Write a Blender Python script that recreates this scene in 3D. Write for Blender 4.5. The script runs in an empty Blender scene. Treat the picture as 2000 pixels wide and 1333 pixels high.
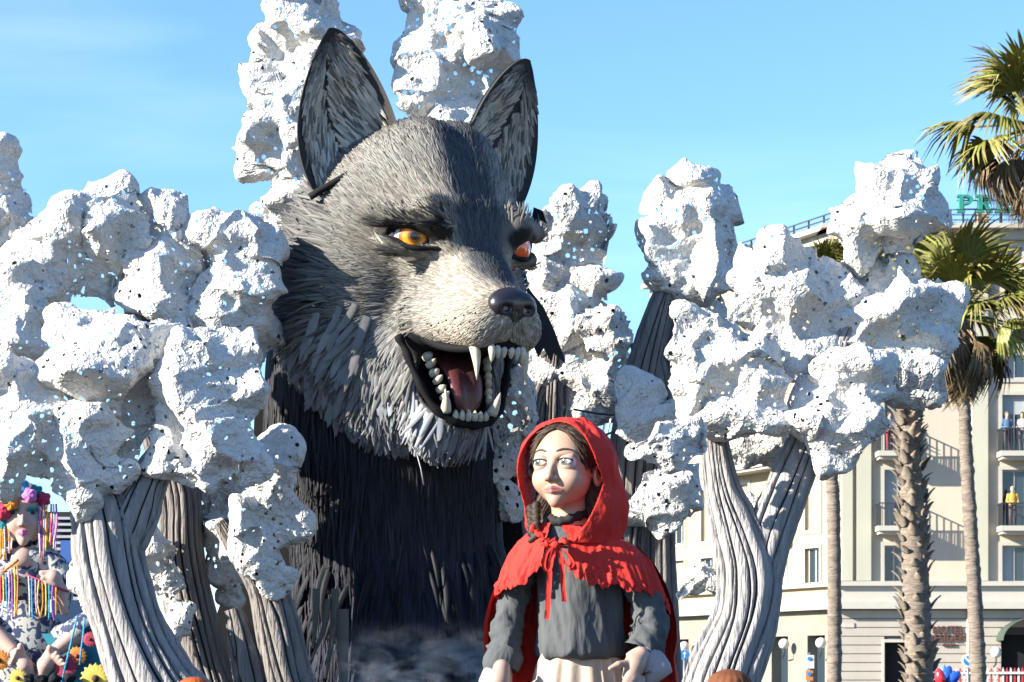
import bpy, math, random
import numpy as np
from mathutils import Vector, Matrix

# ------------------------------------------------------------------ camera, sky, sun, exposure
SC = bpy.context.scene
COL = SC.collection
F_PX, HORIZON, CAM_Z = 4722.0, 1320.0, 1.7      # 85 mm lens on a 36 mm sensor, eye height

cam_d = bpy.data.cameras.new('camera'); cam = bpy.data.objects.new('camera', cam_d); COL.objects.link(cam)
cam.location = (0, 0, CAM_Z); cam.rotation_euler = (math.radians(90), 0, 0)
cam_d.sensor_width = 36; cam_d.lens = 85; cam_d.shift_y = (HORIZON - 666.5) / 2000.0
cam_d.clip_end = 6000
cam_d.dof.use_dof = True; cam_d.dof.focus_distance = 23.0; cam_d.dof.aperture_fstop = 6.3
SC.camera = cam

SUN_AZ, SUN_EL = math.radians(-68), math.radians(23)      # azimuth measured from the camera's back, to the left
sun_dir = Vector((-math.sin(-SUN_AZ) * math.cos(SUN_EL), -math.cos(SUN_AZ) * math.cos(SUN_EL), math.sin(SUN_EL)))
W = bpy.data.worlds.new('World'); SC.world = W; W.use_nodes = True
nt = W.node_tree; bg = nt.nodes['Background']
sky = nt.nodes.new('ShaderNodeTexSky'); sky.sky_type = 'NISHITA'; sky.sun_disc = False
sky.sun_elevation = SUN_EL; sky.sun_rotation = math.atan2(sun_dir.x, sun_dir.y)
sky.air_density = 1.0; sky.dust_density = 0.0; sky.ozone_density = 6.5
_tc = nt.nodes.new('ShaderNodeTexCoord'); _mp = nt.nodes.new('ShaderNodeMapping'); _mp.inputs['Scale'].default_value = (1.2, 1.2, 7.0); _mp.inputs['Location'].default_value = (.3, .1, .55)
_nz = nt.nodes.new('ShaderNodeTexNoise'); _nz.inputs['Scale'].default_value = 2.6; _nz.inputs['Detail'].default_value = 7; _nz.inputs['Distortion'].default_value = .6
_mr = nt.nodes.new('ShaderNodeMapRange'); _mr.inputs['From Min'].default_value = .52; _mr.inputs['From Max'].default_value = .78; _mr.inputs['To Max'].default_value = .15
_mx = nt.nodes.new('ShaderNodeMix'); _mx.data_type = 'RGBA'; _mx.inputs['B'].default_value = (5.2, 6.3, 7.2, 1)
nt.links.new(_tc.outputs['Generated'], _mp.inputs[0]); nt.links.new(_mp.outputs[0], _nz.inputs['Vector']); nt.links.new(_nz.outputs['Fac'], _mr.inputs['Value'])
nt.links.new(_mr.outputs[0], _mx.inputs['Factor']); nt.links.new(sky.outputs[0], _mx.inputs['A']); nt.links.new(_mx.outputs['Result'], bg.inputs[0])
bg.inputs[1].default_value = 0.088
sl = bpy.data.lights.new('sun', 'SUN'); sl.energy = 5.0; sl.angle = math.radians(0.5); sl.color = (1.0, 0.93, 0.80)
so = bpy.data.objects.new('sun', sl); COL.objects.link(so); so.rotation_euler = sun_dir.to_track_quat('Z', 'Y').to_euler()
SC.view_settings.view_transform = 'Standard'; SC.view_settings.look = 'None'
SC.view_settings.exposure = 1.80; SC.view_settings.gamma = 1.0; SC.view_settings.use_curve_mapping = False
SC.cycles.max_bounces = 8; SC.cycles.transparent_max_bounces = 8

# ------------------------------------------------------------------ helpers
def P(px, py, D):
    return np.array([(px - 1000) / F_PX * D, D, CAM_Z + (HORIZON - py) / F_PX * D])

def U(D):            # metres per photograph pixel at a distance
    return D / F_PX

ORIGIN = {}
ALB = 0.68           # all paints share one scale, set with the exposure
def tag(o, label=None, cat=None, group=None, kind=None):
    if label: o['label'] = label
    if cat: o['category'] = cat
    if group: o['group'] = group
    if kind: o['kind'] = kind
    return o

def thing(name, loc, label, cat, group=None):
    o = bpy.data.objects.new(name, None); COL.objects.link(o); o.location = loc
    ORIGIN[o.name] = np.array(loc, float); o.empty_display_size = 0.2
    return tag(o, label, cat, group)

def mesh_data(name, V, Fc, mat=None, smooth=True, col=None):
    V = np.asarray(V, np.float32)
    me = bpy.data.meshes.new(name)
    if isinstance(Fc, np.ndarray):
        nf, k = Fc.shape
        me.vertices.add(len(V)); me.vertices.foreach_set('co', V.ravel())
        me.loops.add(nf * k); me.loops.foreach_set('vertex_index', np.ascontiguousarray(Fc, np.int32).ravel())
        me.polygons.add(nf); me.polygons.foreach_set('loop_start', np.arange(0, nf * k, k, dtype=np.int32))
        me.update(calc_edges=True)
    else:
        me.from_pydata([tuple(map(float, v)) for v in V], [], [tuple(int(i) for i in f) for f in Fc])
    if smooth: me.polygons.foreach_set('use_smooth', np.ones(len(me.polygons), bool))
    if col is not None:
        c = np.ones((len(V), 4), np.float32); c[:, :3] = np.asarray(col)*ALB
        a = me.color_attributes.new('Col', 'FLOAT_COLOR', 'POINT'); a.data.foreach_set('color', c.ravel())
    if mat: me.materials.append(mat)
    me.update()
    return me

def mk(name, V, Fc, mat, parent=None, smooth=True, col=None):
    """one mesh object; V in world metres"""
    V = np.asarray(V, float)
    if parent is not None:
        org = ORIGIN[parent.name]
    else:
        org = np.array([(V[:, 0].min() + V[:, 0].max()) / 2, (V[:, 1].min() + V[:, 1].max()) / 2, V[:, 2].min()])
    me = mesh_data(name, V - org, Fc, mat, smooth, col)
    o = bpy.data.objects.new(name, me); COL.objects.link(o)
    if parent is not None: o.parent = parent
    else: o.location = org
    ORIGIN[o.name] = org
    return o

def inst(name, me, M, parent):
    """object sharing mesh data, world matrix M"""
    o = bpy.data.objects.new(name, me); COL.objects.link(o)
    M = np.array(M, float)
    if parent is not None:
        M = M.copy(); M[:3, 3] -= ORIGIN[parent.name]; o.parent = parent
    o.matrix_local = Matrix(M.tolist())
    ORIGIN[o.name] = ORIGIN[parent.name] if parent is not None else np.array(M[:3, 3])
    return o

class MB:
    """collects polygons for one mesh"""
    def __init__(s): s.v = []; s.f = []; s.n = 0
    def add(s, V, Fc):
        V = np.asarray(V, float); s.v.append(V)
        s.f += [tuple(int(i) + s.n for i in f) for f in Fc]; s.n += len(V); return s
    def box(s, lo, hi):
        x0, y0, z0 = lo; x1, y1, z1 = hi
        return s.add([(x0,y0,z0),(x1,y0,z0),(x1,y1,z0),(x0,y1,z0),(x0,y0,z1),(x1,y0,z1),(x1,y1,z1),(x0,y1,z1)],
                     [(3,2,1,0),(4,5,6,7),(0,1,5,4),(1,2,6,5),(2,3,7,6),(3,0,4,7)])
    def hexa(s, c8):
        return s.add(c8, [(3,2,1,0),(4,5,6,7),(0,1,5,4),(1,2,6,5),(2,3,7,6),(3,0,4,7)])
    def tube(s, pts, rad, n=8, cap=True):
        V, Fc = tube(pts, rad, n, cap); return s.add(V, Fc)
    def out(s): return np.concatenate(s.v), s.f
    def mk(s, name, mat, parent=None, smooth=False):
        V, Fc = s.out(); return mk(name, V, Fc, mat, parent, smooth)

def nrm(v):
    v = np.asarray(v, float); return v / np.maximum(np.linalg.norm(v, axis=-1, keepdims=True), 1e-9)

def frames(pts, up=(0.1, -1, 0.05)):
    pts = np.asarray(pts, float); t = nrm(np.gradient(pts, axis=0)); up = np.array(up, float)
    a = nrm(np.cross(t, up)); b = np.cross(a, t)
    return t, a, b

def tube(pts, rad, n=8, cap=True, flat=1.0):
    pts = np.asarray(pts, float); m = len(pts); rad = np.broadcast_to(np.asarray(rad, float), (m,))
    t, a, b = frames(pts)
    th = np.linspace(0, 2 * np.pi, n, endpoint=False)
    V = pts[:, None] + rad[:, None, None] * (np.cos(th)[None, :, None] * a[:, None] + flat * np.sin(th)[None, :, None] * b[:, None])
    V = V.reshape(-1, 3)
    Fc = [(i*n+j, i*n+(j+1) % n, (i+1)*n+(j+1) % n, (i+1)*n+j) for i in range(m-1) for j in range(n)]
    if cap:
        Fc += [tuple(range(n-1, -1, -1)), tuple((m-1)*n + j for j in range(n))]
    return V, Fc

def spline(ctrl, n):
    """Catmull-Rom through rows of ctrl (any columns)"""
    c = np.asarray(ctrl, float); k = len(c)
    c = np.vstack([2*c[0]-c[1], c, 2*c[-1]-c[-2]])
    out = []
    for s in np.linspace(0, k-1, n):
        i = min(int(s), k-2); t = s - i; p0, p1, p2, p3 = c[i], c[i+1], c[i+2], c[i+3]
        out.append(0.5*((2*p1)+(-p0+p2)*t+(2*p0-5*p1+4*p2-p3)*t*t+(-p0+3*p1-3*p2+p3)*t**3))
    return np.array(out)

def grid_faces(r, c, closed=False):
    i, j = np.meshgrid(np.arange(r-1), np.arange(c if closed else c-1), indexing='ij'); j2 = (j+1) % c
    return np.stack([i*c+j, i*c+j2, (i+1)*c+j2, (i+1)*c+j], -1).reshape(-1, 4)

# ---- noise
def _hash(i, j, k, s):
    h = (i.astype(np.uint32)*np.uint32(374761393) + j.astype(np.uint32)*np.uint32(668265263) + k.astype(np.uint32)*np.uint32(2147483647) + np.uint32(s)*np.uint32(1274126177))
    h = (h ^ (h >> np.uint32(13))) * np.uint32(1274126177); h = h ^ (h >> np.uint32(16))
    return (h & np.uint32(0xffffff)).astype(np.float64) / 8388607.5 - 1.0
def vnoise(p, s=0):
    """value noise in -1..1 at points p (N,3)"""
    p = np.asarray(p, float); q = np.floor(p); f = p - q; i = q.astype(np.int64); f = f*f*(3-2*f)
    r = 0
    for a in (0, 1):
        for b in (0, 1):
            for c in (0, 1):
                w = (f[:, 0] if a else 1-f[:, 0])*(f[:, 1] if b else 1-f[:, 1])*(f[:, 2] if c else 1-f[:, 2])
                r = r + w*_hash(i[:, 0]+a, i[:, 1]+b, i[:, 2]+c, s)
    return r
def fbm(p, oct=3, s=0):
    r = 0; a = 1
    for o in range(oct):
        r = r + a*vnoise(np.asarray(p)*2**o, s+o*17); a *= .5
    return r

# ---- signed distance fields -> mesh
def sd_sphere(p, c, r): return np.linalg.norm(p - np.asarray(c), axis=1) - r
def sd_ell(p, c, r):
    q = p - np.asarray(c); r = np.asarray(r, float)
    k0 = np.linalg.norm(q/r, axis=1); k1 = np.linalg.norm(q/(r*r), axis=1)
    return np.where(k1 > 1e-9, k0*(k0-1)/np.maximum(k1, 1e-9), -r.min())
def sd_cone(p, a, b, ra, rb):
    a = np.asarray(a, float); b = np.asarray(b, float); ab = b-a
    t = np.clip((p-a)@ab/(ab@ab), 0, 1); return np.linalg.norm(p-a-t[:, None]*ab, axis=1) - (ra+(rb-ra)*t)
def smin(a, b, k):
    h = np.clip(.5+.5*(b-a)/k, 0, 1); return b*(1-h)+a*h-k*h*(1-h)
def smax(a, b, k): return -smin(-a, -b, k)

def sdf_mesh(fn, lo, hi, h, B=6, margin=1.5):
    lo = np.asarray(lo, float); hi = np.asarray(hi, float)
    nb = np.ceil((hi-lo)/(h*B)).astype(int); n = nb*B
    cb = [lo[a] + (np.arange(nb[a])+.5)*B*h for a in range(3)]
    Cb = np.stack(np.meshgrid(*cb, indexing='ij'), -1).reshape(-1, 3)
    d = fn(Cb).reshape(nb)
    act = np.abs(d) < B*h*0.87*margin
    val = np.repeat(np.repeat(np.repeat(d, B, 0), B, 1), B, 2)
    am = np.repeat(np.repeat(np.repeat(act, B, 0), B, 1), B, 2)
    idx = np.argwhere(am); val[am] = fn(lo + idx*h)
    # surface nets
    ins = val < 0
    s = [slice(0, -1), slice(1, None)]
    corner = {(a, b, c): ins[s[a], s[b], s[c]] for a in (0, 1) for b in (0, 1) for c in (0, 1)}
    cnt = sum(v.astype(np.int8) for v in corner.values())
    cell = (cnt > 0) & (cnt < 8)
    ci = np.argwhere(cell); vid = -np.ones(cell.shape, int); vid[cell] = np.arange(len(ci))
    acc = np.zeros((len(ci), 3)); num = np.zeros(len(ci))
    for (a, b, c) in corner:
        for ax in range(3):
            e = [a, b, c]
            if e[ax]: continue
            e2 = list(e); e2[ax] = 1
            v0 = val[ci[:, 0]+e[0], ci[:, 1]+e[1], ci[:, 2]+e[2]]; v1 = val[ci[:, 0]+e2[0], ci[:, 1]+e2[1], ci[:, 2]+e2[2]]
            m = (v0 < 0) != (v1 < 0)
            t = np.where(m, v0/np.where(m, v0-v1, 1), 0)
            pt = np.tile(np.array(e, float), (len(ci), 1)); pt[:, ax] += t
            acc[m] += pt[m]; num[m] += 1
    V = lo + (ci + acc/num[:, None])*h
    Q = []
    for ax in range(3):
        o1, o2 = [(1, 2), (2, 0), (0, 1)][ax]
        sl0 = [slice(None)]*3; sl1 = [slice(None)]*3; sl0[ax] = slice(0, -1); sl1[ax] = slice(1, None)
        ch = ins[tuple(sl0)] != ins[tuple(sl1)]
        e = np.argwhere(ch); e = e[(e[:, o1] > 0) & (e[:, o2] > 0) & (e[:, o1] < n[o1]-1) & (e[:, o2] < n[o2]-1)]
        q = []
        for d1, d2 in ((0, 0), (1, 0), (1, 1), (0, 1)):
            g = e.copy(); g[:, o1] -= d1; g[:, o2] -= d2; q.append(vid[g[:, 0], g[:, 1], g[:, 2]])
        q = np.stack(q, 1); fl = ~ins[e[:, 0], e[:, 1], e[:, 2]]
        q[fl] = q[fl][:, ::-1]; Q.append(q)
    Q = np.concatenate(Q); Q = Q[(Q >= 0).all(1)]
    return V, Q[:, ::1]

def vert_normals(V, Q):
    n = np.cross(V[Q[:, 2]]-V[Q[:, 0]], V[Q[:, 3 if Q.shape[1] == 4 else 1]]-V[Q[:, 1 if Q.shape[1] == 4 else 0]])
    if Q.shape[1] == 3: n = np.cross(V[Q[:, 1]]-V[Q[:, 0]], V[Q[:, 2]]-V[Q[:, 0]])
    N = np.zeros_like(V)
    for k in range(Q.shape[1]): np.add.at(N, Q[:, k], n)
    return nrm(N)

def sample_surface(V, Q, N, n, rng, dens=None):
    a = V[Q[:, 0]]; b = V[Q[:, 1]]; c = V[Q[:, 2]]
    ar = np.linalg.norm(np.cross(b-a, c-a), axis=1)
    if dens is not None: ar = ar*dens(V[Q].mean(1), nrm(N[Q].mean(1)))
    fi = rng.choice(len(Q), n, p=ar/ar.sum())
    s, t = rng.random(n), rng.random(n)
    q = Q[fi]; w = np.stack([(1-s)*(1-t), s*(1-t), s*t, (1-s)*t], 1) if Q.shape[1] == 4 else None
    pos = (V[q]*w[:, :, None]).sum(1); no = nrm((N[q]*w[:, :, None]).sum(1))
    return pos, no

STRIP_PROF = np.array([.75, 1., .95, .30])
def strips(pos, n, d, L, Wd, lift, bend, ridge=.35, prof=STRIP_PROF):
    """many tapered paper strips as one vertex/face array"""
    m = len(pos); d = nrm(d - (d*n).sum(1, keepdims=True)*n); b = np.cross(n, d)
    k = len(prof); S = np.linspace(0, 1, k); rows = []
    L = np.broadcast_to(L, (m,)); Wd = np.broadcast_to(Wd, (m,)); lift = np.broadcast_to(lift, (m,)); bend = np.broadcast_to(bend, (m,))
    for i, s in enumerate(S):
        c = pos + d*(L*s)[:, None] + n*(L*(lift*s*(1.3-.5*s)) - .02*L)[:, None] + b*(bend*L*s*s)[:, None]
        w = (Wd*prof[i]*.5)[:, None]
        rows.append(np.stack([c-b*w, c+n*(w*2*ridge), c+b*w], 1))
    V = np.stack(rows, 1).reshape(m, -1, 3)               # m, k*3
    base = np.array([(i*3+j, i*3+j+1, (i+1)*3+j+1, (i+1)*3+j) for i in range(k-1) for j in range(2)])
    Fc = (base[None] + (np.arange(m)*k*3)[:, None, None]).reshape(-1, 4)
    return V.reshape(-1, 3), Fc, k*3

def ball(c, r, n=28, m=18, axis=(0, 1, 0)):
    th = np.linspace(0, math.pi, m); ph = np.linspace(0, 2*math.pi, n, endpoint=False)
    ax = nrm(np.array(axis, float)); a = nrm(np.cross(ax, (0, 0, 1.) if abs(ax[2]) < .9 else (1., 0, 0))); b = np.cross(ax, a)
    V = np.array([np.array(c)+r*(math.cos(t)*ax+math.sin(t)*(math.cos(p)*a+math.sin(p)*b)) for t in th for p in ph])
    return V, grid_faces(m, n, True), np.repeat(th, n)
def rx(p): q = p.copy(); q[:, 0] = np.abs(q[:, 0]); return q

# ---- materials
def mat(name, color=(.5, .5, .5), rough=.8, bump=0.0, scale=10.0, var=0.0, var_scale=3.0, attr=False, spec=.3, metal=0.0, stretch=(1, 1, 1), bump_dist=.01, detail=4, bump_kind='noise', var_col=None, sheen=0.0):
    m = bpy.data.materials.new(name); m.use_nodes = True
    color = tuple(ALB*k for k in color); var_col = tuple(ALB*k for k in var_col) if var_col else None
    t = m.node_tree; b = t.nodes['Principled BSDF']; L = t.links
    b.inputs['Base Color'].default_value = (*color, 1); b.inputs['Roughness'].default_value = rough
    b.inputs['Specular IOR Level'].default_value = spec; b.inputs['Metallic'].default_value = metal
    if sheen: b.inputs['Sheen Weight'].default_value = sheen
    tc = t.nodes.new('ShaderNodeTexCoord'); mp = t.nodes.new('ShaderNodeMapping'); mp.inputs['Scale'].default_value = stretch
    L.new(tc.outputs['Object'], mp.inputs[0])
    src = None
    if attr:
        a = t.nodes.new('ShaderNodeAttribute'); a.attribute_name = 'Col'; src = a.outputs['Color']
    if var > 0:
        n = t.nodes.new('ShaderNodeTexNoise'); n.inputs['Scale'].default_value = var_scale; n.inputs['Detail'].default_value = 5
        L.new(mp.outputs[0], n.inputs['Vector'])
        r = t.nodes.new('ShaderNodeMapRange'); r.inputs['From Min'].default_value = .3; r.inputs['From Max'].default_value = .7
        L.new(n.outputs['Fac'], r.inputs['Value'])
        mx = t.nodes.new('ShaderNodeMix'); mx.data_type = 'RGBA'; mx.blend_type = 'MIX' if var_col else 'MULTIPLY'
        L.new(r.outputs[0], mx.inputs['Factor'])
        if src: L.new(src, mx.inputs['A'])
        else: mx.inputs['A'].default_value = (*color, 1)
        mx.inputs['B'].default_value = (*var_col, 1) if var_col else (1-var, 1-var, 1-var, 1)
        src = mx.outputs['Result']
    if src: L.new(src, b.inputs['Base Color'])
    if bump > 0:
        bp = t.nodes.new('ShaderNodeBump'); bp.inputs['Strength'].default_value = bump; bp.inputs['Distance'].default_value = bump_dist
        if bump_kind == 'noise':
            n = t.nodes.new('ShaderNodeTexNoise'); n.inputs['Scale'].default_value = scale; n.inputs['Detail'].default_value = detail
            L.new(mp.outputs[0], n.inputs['Vector']); L.new(n.outputs['Fac'], bp.inputs['Height'])
        else:          # crumpled sheet: creases between facets plus fine grain
            n = t.nodes.new('ShaderNodeTexNoise'); n.inputs['Scale'].default_value = scale*.6; n.inputs['Detail'].default_value = 3
            ad = t.nodes.new('ShaderNodeVectorMath'); ad.operation = 'MULTIPLY_ADD'; ad.inputs[1].default_value = (1.6/scale, 1.6/scale, 1.6/scale)
            L.new(mp.outputs[0], n.inputs['Vector']); L.new(n.outputs['Color'], ad.inputs[0]); L.new(mp.outputs[0], ad.inputs[2])
            v = t.nodes.new('ShaderNodeTexVoronoi'); v.feature = 'F1'; v.inputs['Scale'].default_value = scale
            v2 = t.nodes.new('ShaderNodeTexVoronoi'); v2.feature = 'F1'; v2.inputs['Scale'].default_value = scale*2.7
            L.new(ad.outputs[0], v.inputs['Vector']); L.new(ad.outputs[0], v2.inputs['Vector'])
            s = t.nodes.new('ShaderNodeMath'); s.operation = 'MULTIPLY_ADD'; s.inputs[1].default_value = .45
            L.new(v2.outputs['Distance'], s.inputs[0]); L.new(v.outputs['Distance'], s.inputs[2])
            L.new(s.outputs[0], bp.inputs['Height'])
        L.new(bp.outputs[0], b.inputs['Normal'])
    return m
# ------------------------------------------------------------------ ground, street, hotel, palms
m_asph = mat('asphalt', (.05, .05, .052), .9, bump=.4, scale=30, var=.3, var_scale=.4)
g = MB(); g.add([(-3000, -400, 0), (3000, -400, 0), (3000, 5000, 0), (-3000, 5000, 0)], [(0, 1, 2, 3)]); tag(g.mk('ground', m_asph), kind='structure')
m_pave = mat('pavement_stone', (.32, .30, .28), .9, bump=.3, scale=12, var=.2, var_scale=1)
g = MB(); g.box((4, 92, -.1), (60, 104.5, .13)); tag(g.mk('pavement', m_pave), kind='structure')

def wall_mesh(pt, u0, u1, z0, z1, ops, depth=.28):
    """wall face with rectangular openings and their reveals; pt(u, z, d) maps to the world, d inwards"""
    us = sorted({u0, u1, *[o[0] for o in ops], *[o[1] for o in ops]}); zs = sorted({z0, z1, *[o[2] for o in ops], *[o[3] for o in ops]})
    V, Fc = [], []
    def quad(a, b, c, d): n = len(V); V.extend([a, b, c, d]); Fc.append((n, n+1, n+2, n+3))
    for i in range(len(us)-1):
        for j in range(len(zs)-1):
            cu, cz = (us[i]+us[i+1])/2, (zs[j]+zs[j+1])/2
            if any(o[0] < cu < o[1] and o[2] < cz < o[3] for o in ops): continue
            quad(pt(us[i], zs[j], 0), pt(us[i+1], zs[j], 0), pt(us[i+1], zs[j+1], 0), pt(us[i], zs[j+1], 0))
    for a, b, c, d in [o[:4] for o in ops]:
        quad(pt(a, c, 0), pt(a, d, 0), pt(a, d, depth), pt(a, c, depth)); quad(pt(b, d, 0), pt(b, c, 0), pt(b, c, depth), pt(b, d, depth))
        quad(pt(a, d, 0), pt(b, d, 0), pt(b, d, depth), pt(a, d, depth)); quad(pt(b, c, 0), pt(a, c, 0), pt(a, c, depth), pt(b, c, depth))
    return np.array(V), Fc
def pbox(m, pt, u0, u1, z0, z1, d0, d1):
    return m.hexa([pt(u0, z0, d0), pt(u1, z0, d0), pt(u1, z0, d1), pt(u0, z0, d1), pt(u0, z1, d0), pt(u1, z1, d0), pt(u1, z1, d1), pt(u0, z1, d1)])

m_beige_w = mat('beige_stucco', (.76, .64, .50), .9, bump=.15, scale=20, var=.16, var_scale=.9, stretch=(1, 1, .22))
m_green_w = mat('pale_green_stucco', (.60, .59, .47), .9, bump=.15, scale=20, var=.14, var_scale=.9, stretch=(1, 1, .22))
m_cream_w = mat('cream_stucco', (.58, .46, .29), .9, bump=.15, scale=20, var=.10, var_scale=.5)
m_trim = mat('pale_trim', (.60, .57, .50), .85, var=.08, var_scale=2)
m_grey_st = mat('grey_stone', (.56, .51, .44), .9, bump=.2, scale=15, var=.12, var_scale=.8)
m_wing_st = mat('darkened_grey_stone', (.36, .32, .25), .9, bump=.2, scale=15, var=.2, var_scale=.8)  # copy of the grey stone, its colour darkened to tone down the sunlit wing
m_glass = mat('window_glass', (.035, .055, .075), .08, spec=.8)
m_curt = mat('net_curtain', (.45, .50, .52), .8, bump=.4, scale=8, stretch=(8, 8, .2))
m_iron = mat('dark_iron', (.05, .055, .06), .5)
m_shut = mat('shutter_green', (.42, .42, .30), .7, bump=.3, scale=6, stretch=(.2, .2, 12))
m_stone_dk = mat('shadow_joint', (.10, .10, .10), .95)
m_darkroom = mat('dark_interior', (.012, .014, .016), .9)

hotel = thing('hotel_building', (14.23, 105, 0), 'beige hotel with green rooftop letters behind the palms', 'hotel')
HU = U(105.0)
def hx(px): return (px-1000)*HU
def hz(py): return CAM_Z+(HORIZON-py)*HU
def fp(u, z, d): return (u, 105+d, z)
X0, X1 = hx(1640), hx(2230)
def window(pt, a, b, c, d, parent, mullion=1, curtain=False, pane_mat=None):
    m = MB(); w = .07
    for q in ((a, a+w, c, d), (b-w, b, c, d), (a+w, b-w, d-w, d), (a+w, b-w, c, c+w)): pbox(m, pt, *q, .16, .24)
    for k in range(mullion):
        uu = a+(b-a)*(k+1)/(mullion+1); pbox(m, pt, uu-.035, uu+.035, c+w, d-w, .165, .235)
    f = m.mk('window', m_trim, parent); n = mullion+1
    for k in range(n):
        m = MB(); pbox(m, pt, a+w+(b-a-2*w)*k/n, a+w+(b-a-2*w)*(k+1)/n, c+w, d-w, .20, .21); m.mk('pane', (m_curt if curtain and k == 0 else (pane_mat or m_glass)), f)
    hsh = int(abs(a*37+c*101)) % 4
    if hsh < 2 and pane_mat is None:
        m = MB(); pbox(m, pt, a+w, b-w, d-w-(d-c)*(.3+.25*hsh), d-w, .172, .19); m.mk('roller_blind', m_curt, f)
    # trim round the opening
    m = MB(); t = .16
    for q in ((a-t, a, c-t, d+t), (b, b+t, c-t, d+t), (a, b, d, d+t), (a, b, c-t, c)): pbox(m, pt, *q, -.06, .05)
    m.mk('window_surround', m_trim, f)
def balcony(pt, a, b, z, parent, depth=1.1, h=.95):
    m = MB(); pbox(m, pt, a, b, z-.22, z, -depth, -.003); pbox(m, pt, a+.08, b-.08, z-.34, z-.222, -depth+.12, -.003)
    s = m.mk('balcony', m_trim, parent); m = MB()
    n = int((b-a)/.13)
    for k in range(n+1):
        u = a+.06+(b-a-.12)*k/n; pbox(m, pt, u-.012, u+.012, z+.002, z+h, -depth+.05, -depth+.075)
    for uu in (a+.05, b-.075):
        for k in range(8):
            d = -depth+.08+(depth-.1)*k/8; pbox(m, pt, uu, uu+.025, z+.002, z+h, d, d+.024)
    pbox(m, pt, a+.03, b-.03, z+h, z+h+.05, -depth+.03, -depth+.09); pbox(m, pt, a+.03, a+.09, z+h, z+h+.05, -depth+.092, -.01); pbox(m, pt, b-.09, b-.03, z+h, z+h+.05, -depth+.092, -.01)
    m.mk('railing', m_iron, s)
FL = [1130, 985, 840, 695, 550]       # sill-level pixel rows of the storeys above the ground floor
ops = []
wcols = [(1727, 1766), (1957, 2006), (2120, 2165)]
tops = [1066, 918, 772, 628]; bots = [1138, 1030, 885, 740]
for a, b in wcols:
    for t, bt in zip(tops, bots): ops.append((hx(a), hx(b), hz(bt), hz(t)))
ops += [(hx(1882), hx(1908), hz(545), hz(484)), (hx(1935), hx(1996), hz(545), hz(484)), (hx(2060), hx(2120), hz(545), hz(484)), (hx(1760), hx(1800), hz(545), hz(484))]
V, Fc = wall_mesh(fp, X0, X1, hz(1176), hz(445), ops); mk('wall', V, Fc, m_beige_w, hotel, False)
for i, o in enumerate(ops): window(fp, *o, hotel, 1, curtain=(i % 3 == 1))
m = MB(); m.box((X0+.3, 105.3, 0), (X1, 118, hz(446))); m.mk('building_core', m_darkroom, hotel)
for a, b in ((1643, 1664), (1672, 1700), (1897, 1928), (2030, 2060)):
    m = MB(); pbox(m, fp, hx(a), hx(b), hz(1135), hz(472), -.22, -.002); m.mk('pilaster', m_green_w, hotel)
for a, b in ((1708, 1790), (1946, 2020), (2105, 2180)):
    for z in (885, 1030): balcony(fp, hx(a), hx(b), hz(z), hotel)
m = MB(); pbox(m, fp, X0-.3, X1, hz(1145), hz(1136), -.32, -.004); pbox(m, fp, X0-.2, X1, hz(1176), hz(1145.2), -.10, -.004); m.mk('string_course', m_trim, hotel)
m = MB(); pbox(m, fp, X0-.4, X1, hz(1190), hz(1176.2), -.50, .05); m.mk('ledge', m_trim, hotel)
m = MB(); pbox(m, fp, X0-.5, X1, hz(470), hz(452), -.35, -.004); pbox(m, fp, X0-.9, X1, hz(451.8), hz(443), -.85, 3); m.mk('cornice', m_trim, hotel)
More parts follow.
